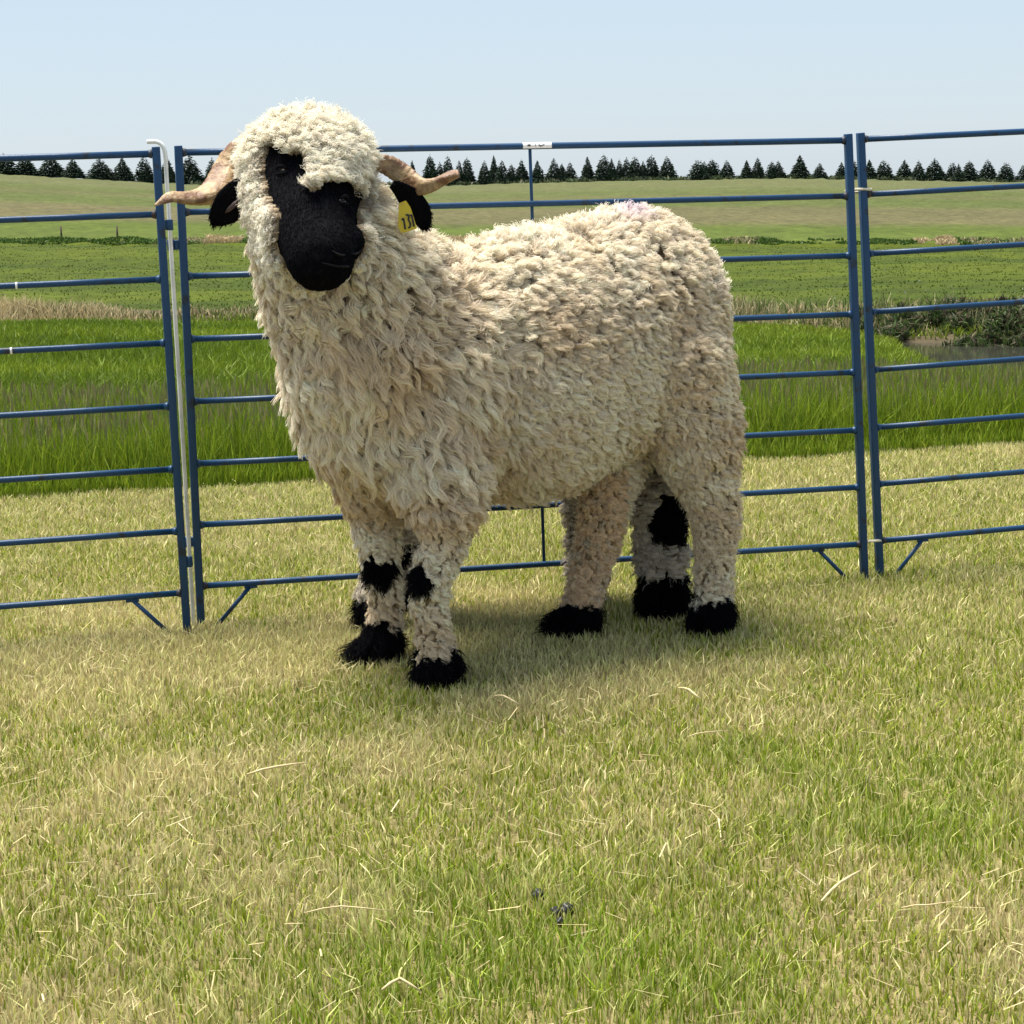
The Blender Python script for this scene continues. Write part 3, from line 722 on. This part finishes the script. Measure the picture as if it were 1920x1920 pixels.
U = np.array([math.cos(math.radians(30)), math.sin(math.radians(30)), 0]); Wv = np.array([-U[1], U[0], 0]); AX = [U, Wv, np.array([0, 0, 1.0])]
def claw(name, c, fw, parent):
    """cloven hoof: two blunt wedges side by side, one mesh"""
    c = np.array(c, float); fw = np.array(fw, float); fw /= np.linalg.norm(fw); s = np.array([-fw[1], fw[0], 0])
    bm = bmesh.new()
    for k in (-1, 1):
        vs = []
        for (f, w, z) in ((-0.026, 0.004, 0), (-0.026, 0.024, 0), (0.03, 0.019, 0), (0.03, 0.005, 0), (-0.022, 0.005, 0.034), (-0.022, 0.021, 0.034), (0.004, 0.018, 0.036), (0.004, 0.006, 0.036)):
            vs.append(bm.verts.new(c + fw * f + s * (w * k) + np.array([0, 0, z])))
        for q in ((3, 2, 1, 0), (4, 5, 6, 7), (0, 1, 5, 4), (1, 2, 6, 5), (2, 3, 7, 6), (3, 0, 4, 7)): bm.faces.new([vs[j] for j in q])
    bmesh.ops.recalc_face_normals(bm, faces=bm.faces); bmesh.ops.bevel(bm, geom=bm.edges[:], offset=0.004, segments=2, affect='EDGES')
    me = bpy.data.meshes.new(name); bm.to_mesh(me); bm.free(); return link(name, me, M_hoof, parent)

def leg_pts(rows, Y0):
    return [(P(x, y, Y0 + dy), r * .87) for x, y, r, dy in rows]

FACE = [(505,276),(497,300),(500,330),(503,362),(514,384),(532,403),(550,420),(570,437),(562,450),(534,461),(528,470),(538,500),(566,522),(606,540),(640,546),(672,538),(700,508),(714,478),(717,440),(714,400),(715,370),(712,340),(705,312),(709,290),(704,262),(697,282),(694,300),(684,306),(672,310),(667,330),(667,374),(660,342),(642,335),(616,336),(602,348),(592,360),(585,380),(579,335),(578,305),(565,290),(545,280),(525,272)]

def main_sheep():
    f = Form()
    f.ball((.248, 4.18, .638), (.186, .16, .203), 'body', AX)
    f.ball((.16, 4.12, .60), (.2, .175, .225), 'body', AX)
    f.ball((.045, 4.05, .567), (.24, .185, .238), 'body', AX)
    f.ball((-.16, 3.925, .565), (.175, .17, .205), 'body', AX)
    f.ball((-.24, 3.87, .56), (.14, .15, .17), 'chest', AX)
    f.chain([((-.20, 3.89, .65), .14), ((-.297, 3.80, .74), .122), ((-.328, 3.75, .83), .094)], 'neck')
    f.chain([((-.295, 3.80, .73), .115), ((-.262, 3.82, .63), .13)], 'chest')
    f.ball((-.348, 3.70, .945), (.103, .10, .098), 'head')
    f.ball((-.345, 3.66, .93), .095, 'head')
    f.chain([((-.343, 3.63, .915), .082), ((-.328, 3.56, .868), .072), ((-.315, 3.505, .825), .063), ((-.312, 3.49, .812), .060)], 'face')
    f.ball((-.316, 3.53, .835), (.078, .045, .046), 'face')
    f.ball(P(530, 428, 3.60), .026, 'jaw'); f.ball(P(512, 400, 3.63), .03, 'jaw')
    f.chain([((-.343, 3.67, .86), .085), ((-.335, 3.60, .83), .07)], 'jaw')
    NFY, FFY, NHY, FHY = G(820, 1280)[1], G(712, 1240)[1], G(1335, 1187)[1], G(1078, 1190)[1]
    f.chain(leg_pts([(775, 760, .09, .05), (815, 880, .072, .03), (838, 960, .050, 0), (836, 1020, .036, 0), (806, 1082, .030, -.012), (806, 1140, .026, 0), (815, 1205, .027, 0), (822, 1248, .030, -.008), (812, 1266, .026, -.03)], NFY), 'leg')
    f.chain(leg_pts([(700, 780, .09, -.04), (700, 880, .06, -.02), (705, 970, .043, 0), (715, 1066, .029, -.012), (724, 1125, .025, 0), (722, 1180, .026, 0), (712, 1214, .030, -.01), (688, 1230, .024, -.02)], FFY), 'leg')
    f.chain(leg_pts([(1245, 690, .125, 0), (1290, 790, .092, 0), (1318, 880, .062, 0), (1342, 960, .045, .01), (1341, 1040, .033, 0), (1338, 1100, .030, 0), (1334, 1155, .033, -.008)], NHY), 'leg')
    f.chain(leg_pts([(1180, 765, .075, .07), (1148, 875, .058, .03), (1132, 960, .044, 0), (1115, 1040, .034, .01), (1098, 1105, .029, 0), (1083, 1160, .031, -.008), (1058, 1172, .024, -.02)], FHY), 'leg')
    me = f.mesh('sheep_body')
    V, T, N = tris(me)
    feet = [G(822, 1280), G(712, 1240), G(1333, 1187), G(1078, 1190)]; foot_h = [0.066, 0.078, 0.078, 0.068]
    knees = [(P(781, 1082, NFY - .045), .030, .028), (P(709, 1068, FFY - .04), .030, .029)]
    hock = None
    def black_at(p, n):
        q = project(p); lab = f.label(p); w = swirl(p, 90, 5) * 3.0
        qq = q + w[:, :2]
        hd = (lab == 'head') | (lab == 'face') | ((lab == 'jaw') & (p[:, 1] < 3.66) & (q[:, 0] > 600)) | ((lab == 'jaw') & (p[:, 1] < 3.6))
        view = ((c_o - p) * n).sum(1) > -0.15 * np.linalg.norm(c_o - p, axis=1)
        b = (hd & view & in_poly(qq, FACE) & (p[:, 1] < 3.73)) | ((lab == 'face') & (p[:, 1] < 3.515)) | ((lab == 'face') & (p[:, 2] < .80))
        for c, h in zip(feet, foot_h):
            d = np.hypot(p[:, 0] - c[0], p[:, 1] - c[1]) < .07; b |= d & (p[:, 2] < h + w[:, 0] * 0.006)
        for c, r, rv in knees:
            d = (p - c + w * .002) / np.array([r, r * 1.6, rv]); b |= (np.linalg.norm(d, axis=1) < 1) & (lab == 'leg')
        return b
    b = black_at(V, N); cols = np.where(b[:, None], (0.006, 0.006, 0.008), (0.45, 0.36, 0.25))
    a = me.color_attributes.new('Col', 'FLOAT_COLOR', 'POINT'); c4 = np.ones((len(V), 4), np.float32); c4[:, :3] = cols; a.data.foreach_set('color', c4.ravel())
    body = link('sheep', me, M_skin)
    tag(body, 'woolly horned ram with black face standing side-on, its head turned to the camera', 'sheep', 'sheep in front of the panels')
    # ---- wool
    hw_ = lambda c: 1 + 0.55 * (np.linalg.norm(c - np.array([-.345, 3.69, .95]), axis=1) < .125)
    back = lambda c: hw_(c) * np.where(((c - np.array([0, 4.0, .5])) @ Wv) > 0.12, 0.5, 1.0) * (1 - 0.45 * np.clip((-((c - np.array([0, 4.0, 0])) @ U) + 0.02) / 0.2, 0, 1) * (c[:, 2] > .36) * (c[:, 2] < .8))
    p, n = sample(me, 15500, back); b = black_at(p, n)
    p, n = p[~b], n[~b]; lab = f.label(p); z = p[:, 2]
    along = (p - np.array([0, 4.0, 0])) @ U; isleg = (lab == 'leg') & (z < 0.40); ishead = (lab == 'head') | (lab == 'face') | (lab == 'jaw')
    q = project(p); front = np.clip((-along + 0.08) / 0.28, 0, 1)        # 1 on the chest, 0 on the hind part
    top = np.clip(n[:, 2], 0, 1); lg = np.clip((0.42 - z) / 0.12, 0, 1) * (lab == 'leg')
    isneck = lab == 'neck'
    L = lerp(0.044, 0.075, front) * (1 - 0.3 * top); L = lerp(L, 0.025, lg); L[ishead] = 0.030; L[isneck] = 0.05
    lift = lerp(0.021, 0.029, front); lift = lerp(lift, 0.010, lg); lift[ishead] = 0.019
    brow = ishead & (q[:, 1] > 255) & (q[:, 1] < 330); near_face = ishead & (q[:, 1] > 300)
    lift[near_face] = 0.014; L[near_face] = 0.026
    droop = lerp(0.85, 0.55, top); droop[ishead] = 0.6; droop = lerp(droop, 0.8, lg)
    amp = lerp(0.0062, 0.0078, front); amp = lerp(amp, 0.0050, lg); amp[ishead] = 0.0048
    freq = lerp(1.8, 1.25, front); freq = lerp(freq, 1.4, lg); freq[ishead] = 1.5
    lockr = lerp(0.0042, 0.0104, front); lockr = lerp(lockr, 0.0044, lg); lockr[ishead] = 0.0050
    g = np.array([[0, 0, -1.0]]) + 0 * p
    g[:, :] += (top * 1.2)[:, None] * swirl(p, 22, 9) ; g += 0.35 * U * np.clip(1 - front, 0, 1)[:, None]
    # head: wool radiates from the poll and parts round the face
    hc = np.array([-.348, 3.68, 1.03]); rad_ = nrm(p - hc); g[ishead] = (rad_ * 0.9 + swirl(p, 40, 3) * 0.5 + np.array([0, 0, -.4]))[ishead]
    cheek = ishead & (q[:, 1] > 345); g[cheek] = (np.array([[0, 0, -1.0]]) + np.array([[1.0, 0, 0]]) * np.sign(q[:, :1] - 615) * 0.8)[cheek]
    tint = np.tile(np.array([0.92, 0.81, 0.645]), (len(p), 1))
    dirt = fbm(p[:, 0] * 9 + p[:, 1] * 5, p[:, 2] * 9, 44, 3)[:, None]
    tint = tint * lerp(np.array([1.03, 1.03, 1.03]), np.array([0.87, 0.80, 0.70]), np.clip((dirt - 0.4) * 3, 0, 1))
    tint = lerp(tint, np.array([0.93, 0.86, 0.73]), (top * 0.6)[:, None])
    tint[ishead] = (0.93, 0.86, 0.72)
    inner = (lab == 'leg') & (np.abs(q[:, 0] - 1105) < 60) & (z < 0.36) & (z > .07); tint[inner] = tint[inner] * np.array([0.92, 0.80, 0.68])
    mk = P(1175, 392, 4.16); dm = np.linalg.norm((p - mk) / np.array([.045, .07, .06]), axis=1)
    tint = lerp(tint, np.array([0.52, 0.40, 0.74]), (np.clip(1.2 - dm, 0, 1) * 0.55)[:, None])
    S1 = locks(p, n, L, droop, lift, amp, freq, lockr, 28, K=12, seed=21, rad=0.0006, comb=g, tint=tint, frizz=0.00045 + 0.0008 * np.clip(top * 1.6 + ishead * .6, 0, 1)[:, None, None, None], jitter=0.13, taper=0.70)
    # loose fuzz between and beyond the locks
    p2, n2 = sample(me, 19000, back); b2 = black_at(p2, n2); al2 = (p2 - np.array([0, 4.0, 0])) @ U; kp = (~b2) & ~((n2[:, 2] < .45) & (p2[:, 2] < .84) & (rng.random(len(p2)) < np.where(al2 < .1, .85, .5))); p2, n2 = p2[kp], n2[kp]; lab2 = f.label(p2)
    lg2 = (lab2 == 'leg') & (p2[:, 2] < .4); hd2 = np.isin(lab2, ['head', 'face', 'jaw'])
    nf2 = hd2 & (project(p2)[:, 1] > 300)
    L2 = np.where(lg2, 0.022, np.where(nf2, 0.028, 0.038)); t2 = np.where(hd2[:, None], (0.88, 0.82, 0.69), (0.83, 0.745, 0.60))
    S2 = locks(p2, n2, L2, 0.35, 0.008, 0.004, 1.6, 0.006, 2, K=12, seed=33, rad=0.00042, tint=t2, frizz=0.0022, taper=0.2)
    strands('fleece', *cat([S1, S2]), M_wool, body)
    # ---- black hair: short on the face, long feathering over the feet and knees
    p, n = sample(me, 90000, lambda c: (black_at(c, nrm(c - np.array([-.33, 3.75, .86])) ) | True) * 1.0 * ((c[:, 2] < .34) | (c[:, 1] < 3.7)))
    b = black_at(p, n); p, n = p[b], n[b]; lab = f.label(p); foot = p[:, 2] < 0.12; knee = (~foot) & (p[:, 2] < .4)
    fc = ~(foot | knee)
    comb = np.tile([0, 0, -1.0], (len(p), 1)); comb[fc] = (np.array([.1, -.3, -.9]))
    k = fc; SA = locks(p[k], n[k], 0.007, 0.97, 0.0010, 0.0002, 1, 0.002, 2, frizz=.0003, taper=.2, K=4, seed=3, rad=0.00055, comb=comb[k], tint=np.array([.005, .005, .007]))
    k = knee; SB = locks(p[k], n[k], 0.03, 0.75, 0.010, 0.002, 1, 0.004, 3, K=6, seed=4, rad=0.0006, comb=comb[k], tint=np.array([.009, .009, .011]))
    k = foot; out = np.zeros((k.sum(), 3))
    fi = np.argmin([np.hypot(p[k][:, 0] - c[0], p[k][:, 1] - c[1]) for c in feet], 0); ctr = np.array(feet)[fi]
    out = nrm((p[k] - ctr) * np.array([1, 1, 0])) * (0.6 + 0.7 * rng.random((k.sum(), 1)) ** 2) + np.array([0, 0, -1.0])
    SC_ = locks(p[k], n[k], 0.046 * rng.uniform(.45, 1.3, k.sum()), 0.75, 0.010, 0.005, 1, 0.005, 5, K=6, seed=5, rad=0.0007, comb=out, tint=np.array([.010, .009, .010]), frizz=.002)
    SC_[0][:, :, 2] = np.maximum(SC_[0][:, :, 2], 0.003)
    mx = lambda q_: (np.pad(q_[0], ((0, 0), (0, 6 - q_[0].shape[1]), (0, 0)), 'edge'), np.pad(q_[1], ((0, 0), (0, 6 - q_[1].shape[1])), 'edge'), np.pad(q_[2], ((0, 0), (0, 6 - q_[2].shape[1]), (0, 0)), 'edge'))
    strands('black_hair', *SA, M_black, body)
    strands('leg_feathering', *cat([SB, SC_]), M_black, body)
    for c, fw in zip(feet, ((-.35, -1, 0), (-.9, -.6, 0), (-.8, -.5, 0), (-1, -.35, 0))):
        claw('hoof', (c[0], c[1], -0.002), fw, body)
    # ---- head details
    from mathutils.bvhtree import BVHTree
    bv = BVHTree.FromPolygons([Vector(v) for v in V], [tuple(t) for t in T])
    def hit(x, y):
        h = bv.ray_cast(Vector(c_o), Vector(ray(x, y)).normalized())
        if h[0] is None: h = bv.find_nearest(Vector(P(x, y, 3.5)))
        return np.array(h[0]), np.array(h[1])
    for (x, y) in ((530, 323), (704, 332)):
        h = hit(x, y)
        bm = bmesh.new(); bmesh.ops.create_uvsphere(bm, u_segments=20, v_segments=14, radius=0.0105)
        me2 = bpy.data.meshes.new('eye'); bm.to_mesh(me2); bm.free(); e = link('eye', me2, M_eye, body); e.location = h[0] - h[1] * 0.0065
        for dy, r_, s_ in ((-1, .0034, 1), (1, .0028, -1)):
            pts = []
            for k in range(9):
                a = (k / 8 - .5) * 2.2; rt = np.cross(h[1], [0, 0, 1.0]); rt /= np.linalg.norm(rt)
                pts.append(h[0] + h[1] * (0.0075 * math.cos(a) - .001) + rt * 0.0125 * math.sin(a) + np.array([0, 0, -dy]) * 0.0065 * math.cos(a * .9))
            link('eyelid', tube_mesh('eyelid', pts, [r_ * (0.5 + 0.5 * math.sin(math.pi * k / 8)) for k in range(9)], 8), M_black, e).matrix_parent_inverse = Matrix.Translation(-e.location)
    M_lip = mat('bare_black_skin', (0.005, 0.005, 0.006), rough=0.7, spec=0.15, bump=(90, 0.3, 0.002))
    def line(name, pts, rr_):
        pp = [hit(*q_)[0] + hit(*q_)[1] * 0.002 for q_ in pts]; return link(name, tube_mesh(name, pp, rr_, 8, flat=0.7), M_lip, body)
    line('mouth', [(603, 492), (618, 496), (634, 499), (650, 499), (666, 496), (682, 486)], [.001, .0028, .0034, .0034, .0028, .001])
    line('nostril', [(622, 470), (630, 476), (638, 479), (646, 478)], [.001, .0032, .0032, .001])
    line('nostril', [(678, 464), (671, 472), (664, 476), (657, 476)], [.001, .0030, .0030, .001])
    # ears
    def ear(pts, half, th=0.16):
        c = [P(x, y, Y) for x, y, Y in pts]; n_ = 22; out, rs = [], []
        tt = np.linspace(0, 1, len(c)); ti = np.linspace(0, 1, n_)
        cc = np.stack([np.interp(ti, tt, [q_[k] for q_ in c]) for k in range(3)], 1); rs = np.interp(ti, tt, half) * 0.00097
        for _ in range(3): cc[1:-1] = (cc[:-2] + cc[1:-1] * 2 + cc[2:]) / 4; rs[1:-1] = (rs[:-2] + rs[1:-1] * 2 + rs[2:]) / 4
        o = link('ear', tube_mesh('ear', list(cc), list(rs), 20, flat=th, up=(0, 1, 0)), M_black, body); return o, cc, rs
    eo, cc, rs = ear([(482, 346, 3.69), (462, 352, 3.66), (443, 372, 3.645), (424, 394, 3.64), (408, 410, 3.64), (397, 421, 3.645)], [10, 24, 33, 30, 20, 4])
    link('inner_ear', tube_mesh('inner_ear', [P(447, 374, 3.635), P(440, 383, 3.632), P(430, 392, 3.632), P(421, 400, 3.638)], [0.001, 0.0045, 0.004, 0.001], 10, flat=0.4, up=(0, 1, 0)), M_ear_in, eo)
    e2, cc2, rs2 = ear([(735, 345, 3.70), (752, 356, 3.71), (770, 374, 3.72), (786, 396, 3.725), (795, 416, 3.73), (798, 431, 3.73)], [8, 16, 23, 23, 17, 6])
    for o_ in (eo, e2):
        pe, ne = sample(o_.data, 90000)
        dirn = np.tile(nrm((np.array([-1, 0, -1.0]) if o_ is eo else np.array([.6, 0, -1.0]))[None])[0], (len(pe), 1))
        strands('ear_hair', *locks(pe, ne, .009, .85, .002, .0005, 1, .002, 2, K=4, seed=8, rad=.0005, comb=dirn, tint=np.array([.008, .008, .010])), M_black, o_)
    # tag
    tp = [P(748, 381, 3.675), P(761, 376, 3.675), P(770, 390, 3.675), P(782, 428, 3.675), P(766, 434, 3.675), P(752, 437, 3.675), P(746, 425, 3.675)]
    bm = bmesh.new(); vs = [bm.verts.new(v) for v in tp]; fc_ = bm.faces.new(vs); ext = bmesh.ops.extrude_face_region(bm, geom=[fc_])
    bmesh.ops.translate(bm, vec=(0, 0.002, 0), verts=[v for v in ext['geom'] if isinstance(v, bmesh.types.BMVert)])
    bmesh.ops.recalc_face_normals(bm, faces=bm.faces); bmesh.ops.bevel(bm, geom=bm.edges[:], offset=0.0007, segments=2, affect='EDGES')
    m3 = bpy.data.meshes.new('ear_tag'); bm.to_mesh(m3); bm.free(); tg_ = link('ear_tag', m3, M_tag, e2, smooth=False); tg_['label'] = 'yellow ear tag numbered 131'
    def digit(segs):
        me4 = []
        for (x0, y0, x1, y1) in segs:
            q = box_mesh('n', P(x0, y0, 3.6735), P(x1, y1, 3.6735), 0.0034, 0.0008, (0, 1, 0), 0.0002); me4.append(q)
        bm = bmesh.new()
        for q in me4: bm.from_mesh(q); bpy.data.meshes.remove(q)
        o5 = bpy.data.meshes.new('tag_number'); bm.to_mesh(o5); bm.free(); return o5
    link('tag_number', digit([(756.5, 409, 760, 430), (753.5, 413, 756.5, 409), (761, 404, 765, 402), (765, 402, 767, 406), (767, 406, 765.5, 413), (765.5, 413, 768.5, 416), (768.5, 416, 770, 424), (770, 424, 765.5, 428), (771.5, 402, 776.5, 425), (769.5, 405, 771.5, 402)]), M_ink, tg_)
    # horns: a tapering ribbed spiral each
    def horn(path, tipflat=0.62, flange=None, tw=1.2):
        c = [P(x, y, Y) for x, y, Y, r in path]; rr2 = [r * 0.00085 for *_, r in path]; n_ = 90
        tt = np.linspace(0, 1, len(c)); ti = np.linspace(0, 1, n_)
        cc = np.stack([np.interp(ti, tt, [q_[k] for q_ in c]) for k in range(3)], 1); rs = np.interp(ti, tt, rr2)
        for _ in range(22): cc[1:-1] = (cc[:-2] + cc[1:-1] * 2 + cc[2:]) / 4; rs[1:-1] = (rs[:-2] + rs[1:-1] * 2 + rs[2:]) / 4
        seg = 24; V, Fq, Ft = [], [], []; prev = None
        for i in range(n_):
            d = cc[min(i + 1, n_ - 1)] - cc[max(i - 1, 0)]; d /= np.linalg.norm(d)
            s = np.cross(d, [0, 1, 0]) if prev is None else prev - d * np.dot(prev, d); s /= np.linalg.norm(s); prev = s; t_ = np.cross(s, d)
            rib = 1 + 0.075 * abs(math.sin(i * 0.62)) * (1 - ti[i] * .6) + 0.02 * math.sin(i * 2.3)
            for k in range(seg):
                a = 2 * math.pi * k / seg; b_ = a - tw * ti[i] * 2.2
                sect = 1 + 0.34 * max(0, math.cos(b_)) ** 5 - 0.16 * max(0, math.cos(b_ - 0.75)) ** 4 + 0.10 * math.cos(3 * b_)
                V.append(cc[i] + rs[i] * rib * sect * (math.cos(a) * s + math.sin(a) * t_ * tipflat))
        for i in range(n_ - 1):
            for k in range(seg):
                a0 = i * seg + k; a1 = i * seg + (k + 1) % seg; Fq.append((a0, a1, a1 + seg, a0 + seg))
        for i, rv in ((0, 1), (n_ - 1, 0)):
            c_ = len(V); V.append(cc[i] + (cc[i] - cc[abs(i - 1)]) * (2.0 if i else 0))
            for k in range(seg):
                a0 = i * seg + k; a1 = i * seg + (k + 1) % seg; Ft.append((a1, a0, c_) if rv else (a0, a1, c_))
        return link('horn', npmesh('horn', np.array(V), Fq, Ft), M_horn, body)
    horn([(500, 262, 3.74, 14), (468, 268, 3.75, 24), (446, 286, 3.76, 28), (430, 315, 3.76, 32), (418, 345, 3.73, 32), (398, 362, 3.70, 26), (372, 371, 3.68, 19), (342, 372, 3.66, 16), (320, 368, 3.65, 15), (305, 376, 3.64, 10), (292, 384, 3.63, 3)])
    horn([(700, 305, 3.74, 14), (725, 312, 3.745, 18), (748, 324, 3.75, 20), (772, 341, 3.74, 21), (792, 351, 3.72, 18), (812, 346, 3.71, 15), (832, 336, 3.70, 12.5), (848, 328, 3.70, 12), (860, 326, 3.70, 9)], tw=-1.0)
    return body

def second_sheep():
    f = Form(); tl = lambda x: 4.335 + 0.2 * x
    f.ball((-.04, tl(-.04), .50), (.33, .115, .165), 'body', [(.98, .196, 0), (-.196, .98, 0), (0, 0, 1)])
    f.ball((.19, tl(.19) - .01, .49), (.12, .11, .15), 'body'); f.ball((-.2, tl(-.2), .48), (.13, .11, .15), 'body')
    f.chain([((-.25, 4.27, .56), .09), ((-.33, 4.26, .61), .075)], 'neck')
    f.chain([((-.33, 4.255, .63), .066), ((-.41, 4.245, .63), .045), ((-.450, 4.235, .628), .033)], 'head')
    hy, fy = G(1243, 1160)[1], G(692, 1180)[1]
    f.chain([(P(1190, 800, hy + .06), .095), (P(1226, 870, hy + .02), .062), (P(1238, 935, hy), .05), (P(1245, 985, hy + .012), .042), (P(1240, 1045, hy), .036), (P(1245, 1095, hy), .036), (P(1243, 1128, hy), .042)], 'leg')
    f.chain([(P(745, 850, fy), .06), (P(742, 960, fy), .036), (P(738, 1030, fy), .028), (P(716, 1100, fy), .022), (P(700, 1150, fy), .028)], 'leg')
    for x, y0 in ((.16, 4.46), (-.22, 4.40)):
        f.chain([((x, y0 - .03, .40), .05), ((x, y0, .24), .03), ((x, y0, .1), .022), ((x, y0, .035), .026)], 'leg')
    me = f.mesh('sheep_body2'); V, T, N = tris(me)
    feet = [G(1243, 1160), G(695, 1180), np.array([.16, 4.46, 0]), np.array([-.22, 4.40, 0])]; hh = [.112, .07, .06, .06]
    hk = P(1260, 968, hy - .02)
    def black_at(p):
        b = f.label(p) == 'head'; w = swirl(p, 80, 6)[:, 0] * .008
        for c, h in zip(feet, hh): b |= (np.hypot(p[:, 0] - c[0], p[:, 1] - c[1]) < .085) & (p[:, 2] < h + w)
        b |= np.linalg.norm((p - hk) / np.array([.046, .09, .062]), axis=1) < 1
        b |= np.linalg.norm((p - P(755, 1028, fy)) / np.array([.03, .06, .03]), axis=1) < 1
        return b
    b = black_at(V); a = me.color_attributes.new('Col', 'FLOAT_COLOR', 'POINT'); c4 = np.ones((len(V), 4), np.float32); c4[:, :3] = np.where(b[:, None], (.006, .006, .008), (.33, .27, .2)); a.data.foreach_set('color', c4.ravel())
    body = link('sheep', me, M_skin); tag(body, 'second sheep almost hidden behind the ram, one curly hind leg with black hock showing', 'sheep', 'sheep in front of the panels')
    p, n = sample(me, 14000); b = black_at(p); pw, nw = p[~b], n[~b]
    tint = np.tile([.66, .585, .48], (len(pw), 1))
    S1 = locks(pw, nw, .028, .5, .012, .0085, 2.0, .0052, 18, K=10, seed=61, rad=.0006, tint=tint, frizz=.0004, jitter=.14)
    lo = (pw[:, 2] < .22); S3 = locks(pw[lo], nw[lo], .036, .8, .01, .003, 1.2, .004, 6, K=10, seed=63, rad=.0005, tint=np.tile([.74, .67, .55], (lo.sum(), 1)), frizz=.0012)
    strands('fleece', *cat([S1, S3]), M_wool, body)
    p, n = sample(me, 60000); b = black_at(p); p, n = p[b], n[b]
    ft = p[:, 2] < .13; cb = np.tile([0, 0, -1.0], (len(p), 1)); fi = np.argmin([np.hypot(p[:, 0] - c[0], p[:, 1] - c[1]) for c in feet], 0)
    cb[ft] += (nrm((p - np.array(feet)[fi]) * np.array([1, 1, 0])) * .6)[ft]
    L = np.where(ft, .036, np.where(f.label(p) == 'head', .008, .022))
    S = locks(p, n, L, .7, np.where(ft, .012, .006), .003, 1, .004, 3, K=6, seed=64, rad=.0007, comb=cb, tint=np.array([.009, .009, .01]), frizz=.0015)
    S[0][:, :, 2] = np.maximum(S[0][:, :, 2], .003)
    strands('black_hair', *S, M_black, body)
    for c in feet: claw('hoof', (c[0], c[1], -.002), (-1, -.15, 0), body)
main_sheep()
second_sheep()

# ------------------------------------------------------------------ small things in the grass
def small_things():
    st = [((925, 1306), (945, 1310), (975, 1322), 'pale dry straw just right of the ram\'s near front hoof'),
          ((1288, 1382), (1320, 1379), (1366, 1370), 'long straw lying level in the grass below the hind legs'),
          ((1540, 1690), (1575, 1662), (1614, 1632), 'thick pale straw slanting upward in the right foreground'),
          ((716, 1856), (750, 1842), (788, 1858), 'bent pale straw near the bottom, left of the droppings'),
          ((463, 1452), (520, 1443), (574, 1430), 'long pale straw above the darker hollow in the lawn'),
          ((570, 1712), (640, 1706), (732, 1708), 'long thin green-yellow straw left of the droppings'),
          ((1690, 1702), (1740, 1704), (1800, 1690), 'thin curved straw below the thick slanting one'),
          ((1272, 1290), (1292, 1298), (1314, 1312), 'short pale straw in the sheep\'s shadow edge')]
    for a, b, c, lab in st:
        z = 0.03
        pts = [G(*a, z), (G(*a, z) + G(*b, z)) / 2 + np.array([0, 0, .004]), G(*b, z) + np.array([0, 0, .005]), (G(*b, z) + G(*c, z)) / 2 + np.array([0, 0, .003]), G(*c, z - .006)]
        k = .5 if 'thin' in lab or 'level' in lab else 1
        o = link('straw_stalk', tube_mesh('straw_stalk', pts, [.0014 * k, .0019 * k, .002 * k, .0017 * k, .0011 * k], 8), M_straw)
        tag(o, lab, 'straw', 'loose straws on the lawn')
    for (x, y, s, lab) in ((1008, 1680, .0085, 'single dark dropping, upper left one of the scatter'), (1040, 1712, .007, 'small dark dropping in the middle of the scatter'), (1062, 1708, .009, 'largest dark dropping, on the right of the scatter'), (1050, 1730, .006, 'dark dropping nearest the bottom of the scatter')):
        c = G(x, y, .012); bm = bmesh.new(); bmesh.ops.create_icosphere(bm, subdivisions=3, radius=s)
        for v in bm.verts: v.co = v.co * (1 + .22 * math.sin(v.co.x * 700 + x) * math.sin(v.co.y * 600 + y)); v.co.z *= 1.15
        me = bpy.data.meshes.new('dropping'); bm.to_mesh(me); bm.free(); o = link('dropping', me, M_dung); o.location = c; tag(o, lab, 'dropping', 'sheep droppings in the grass')
small_things()
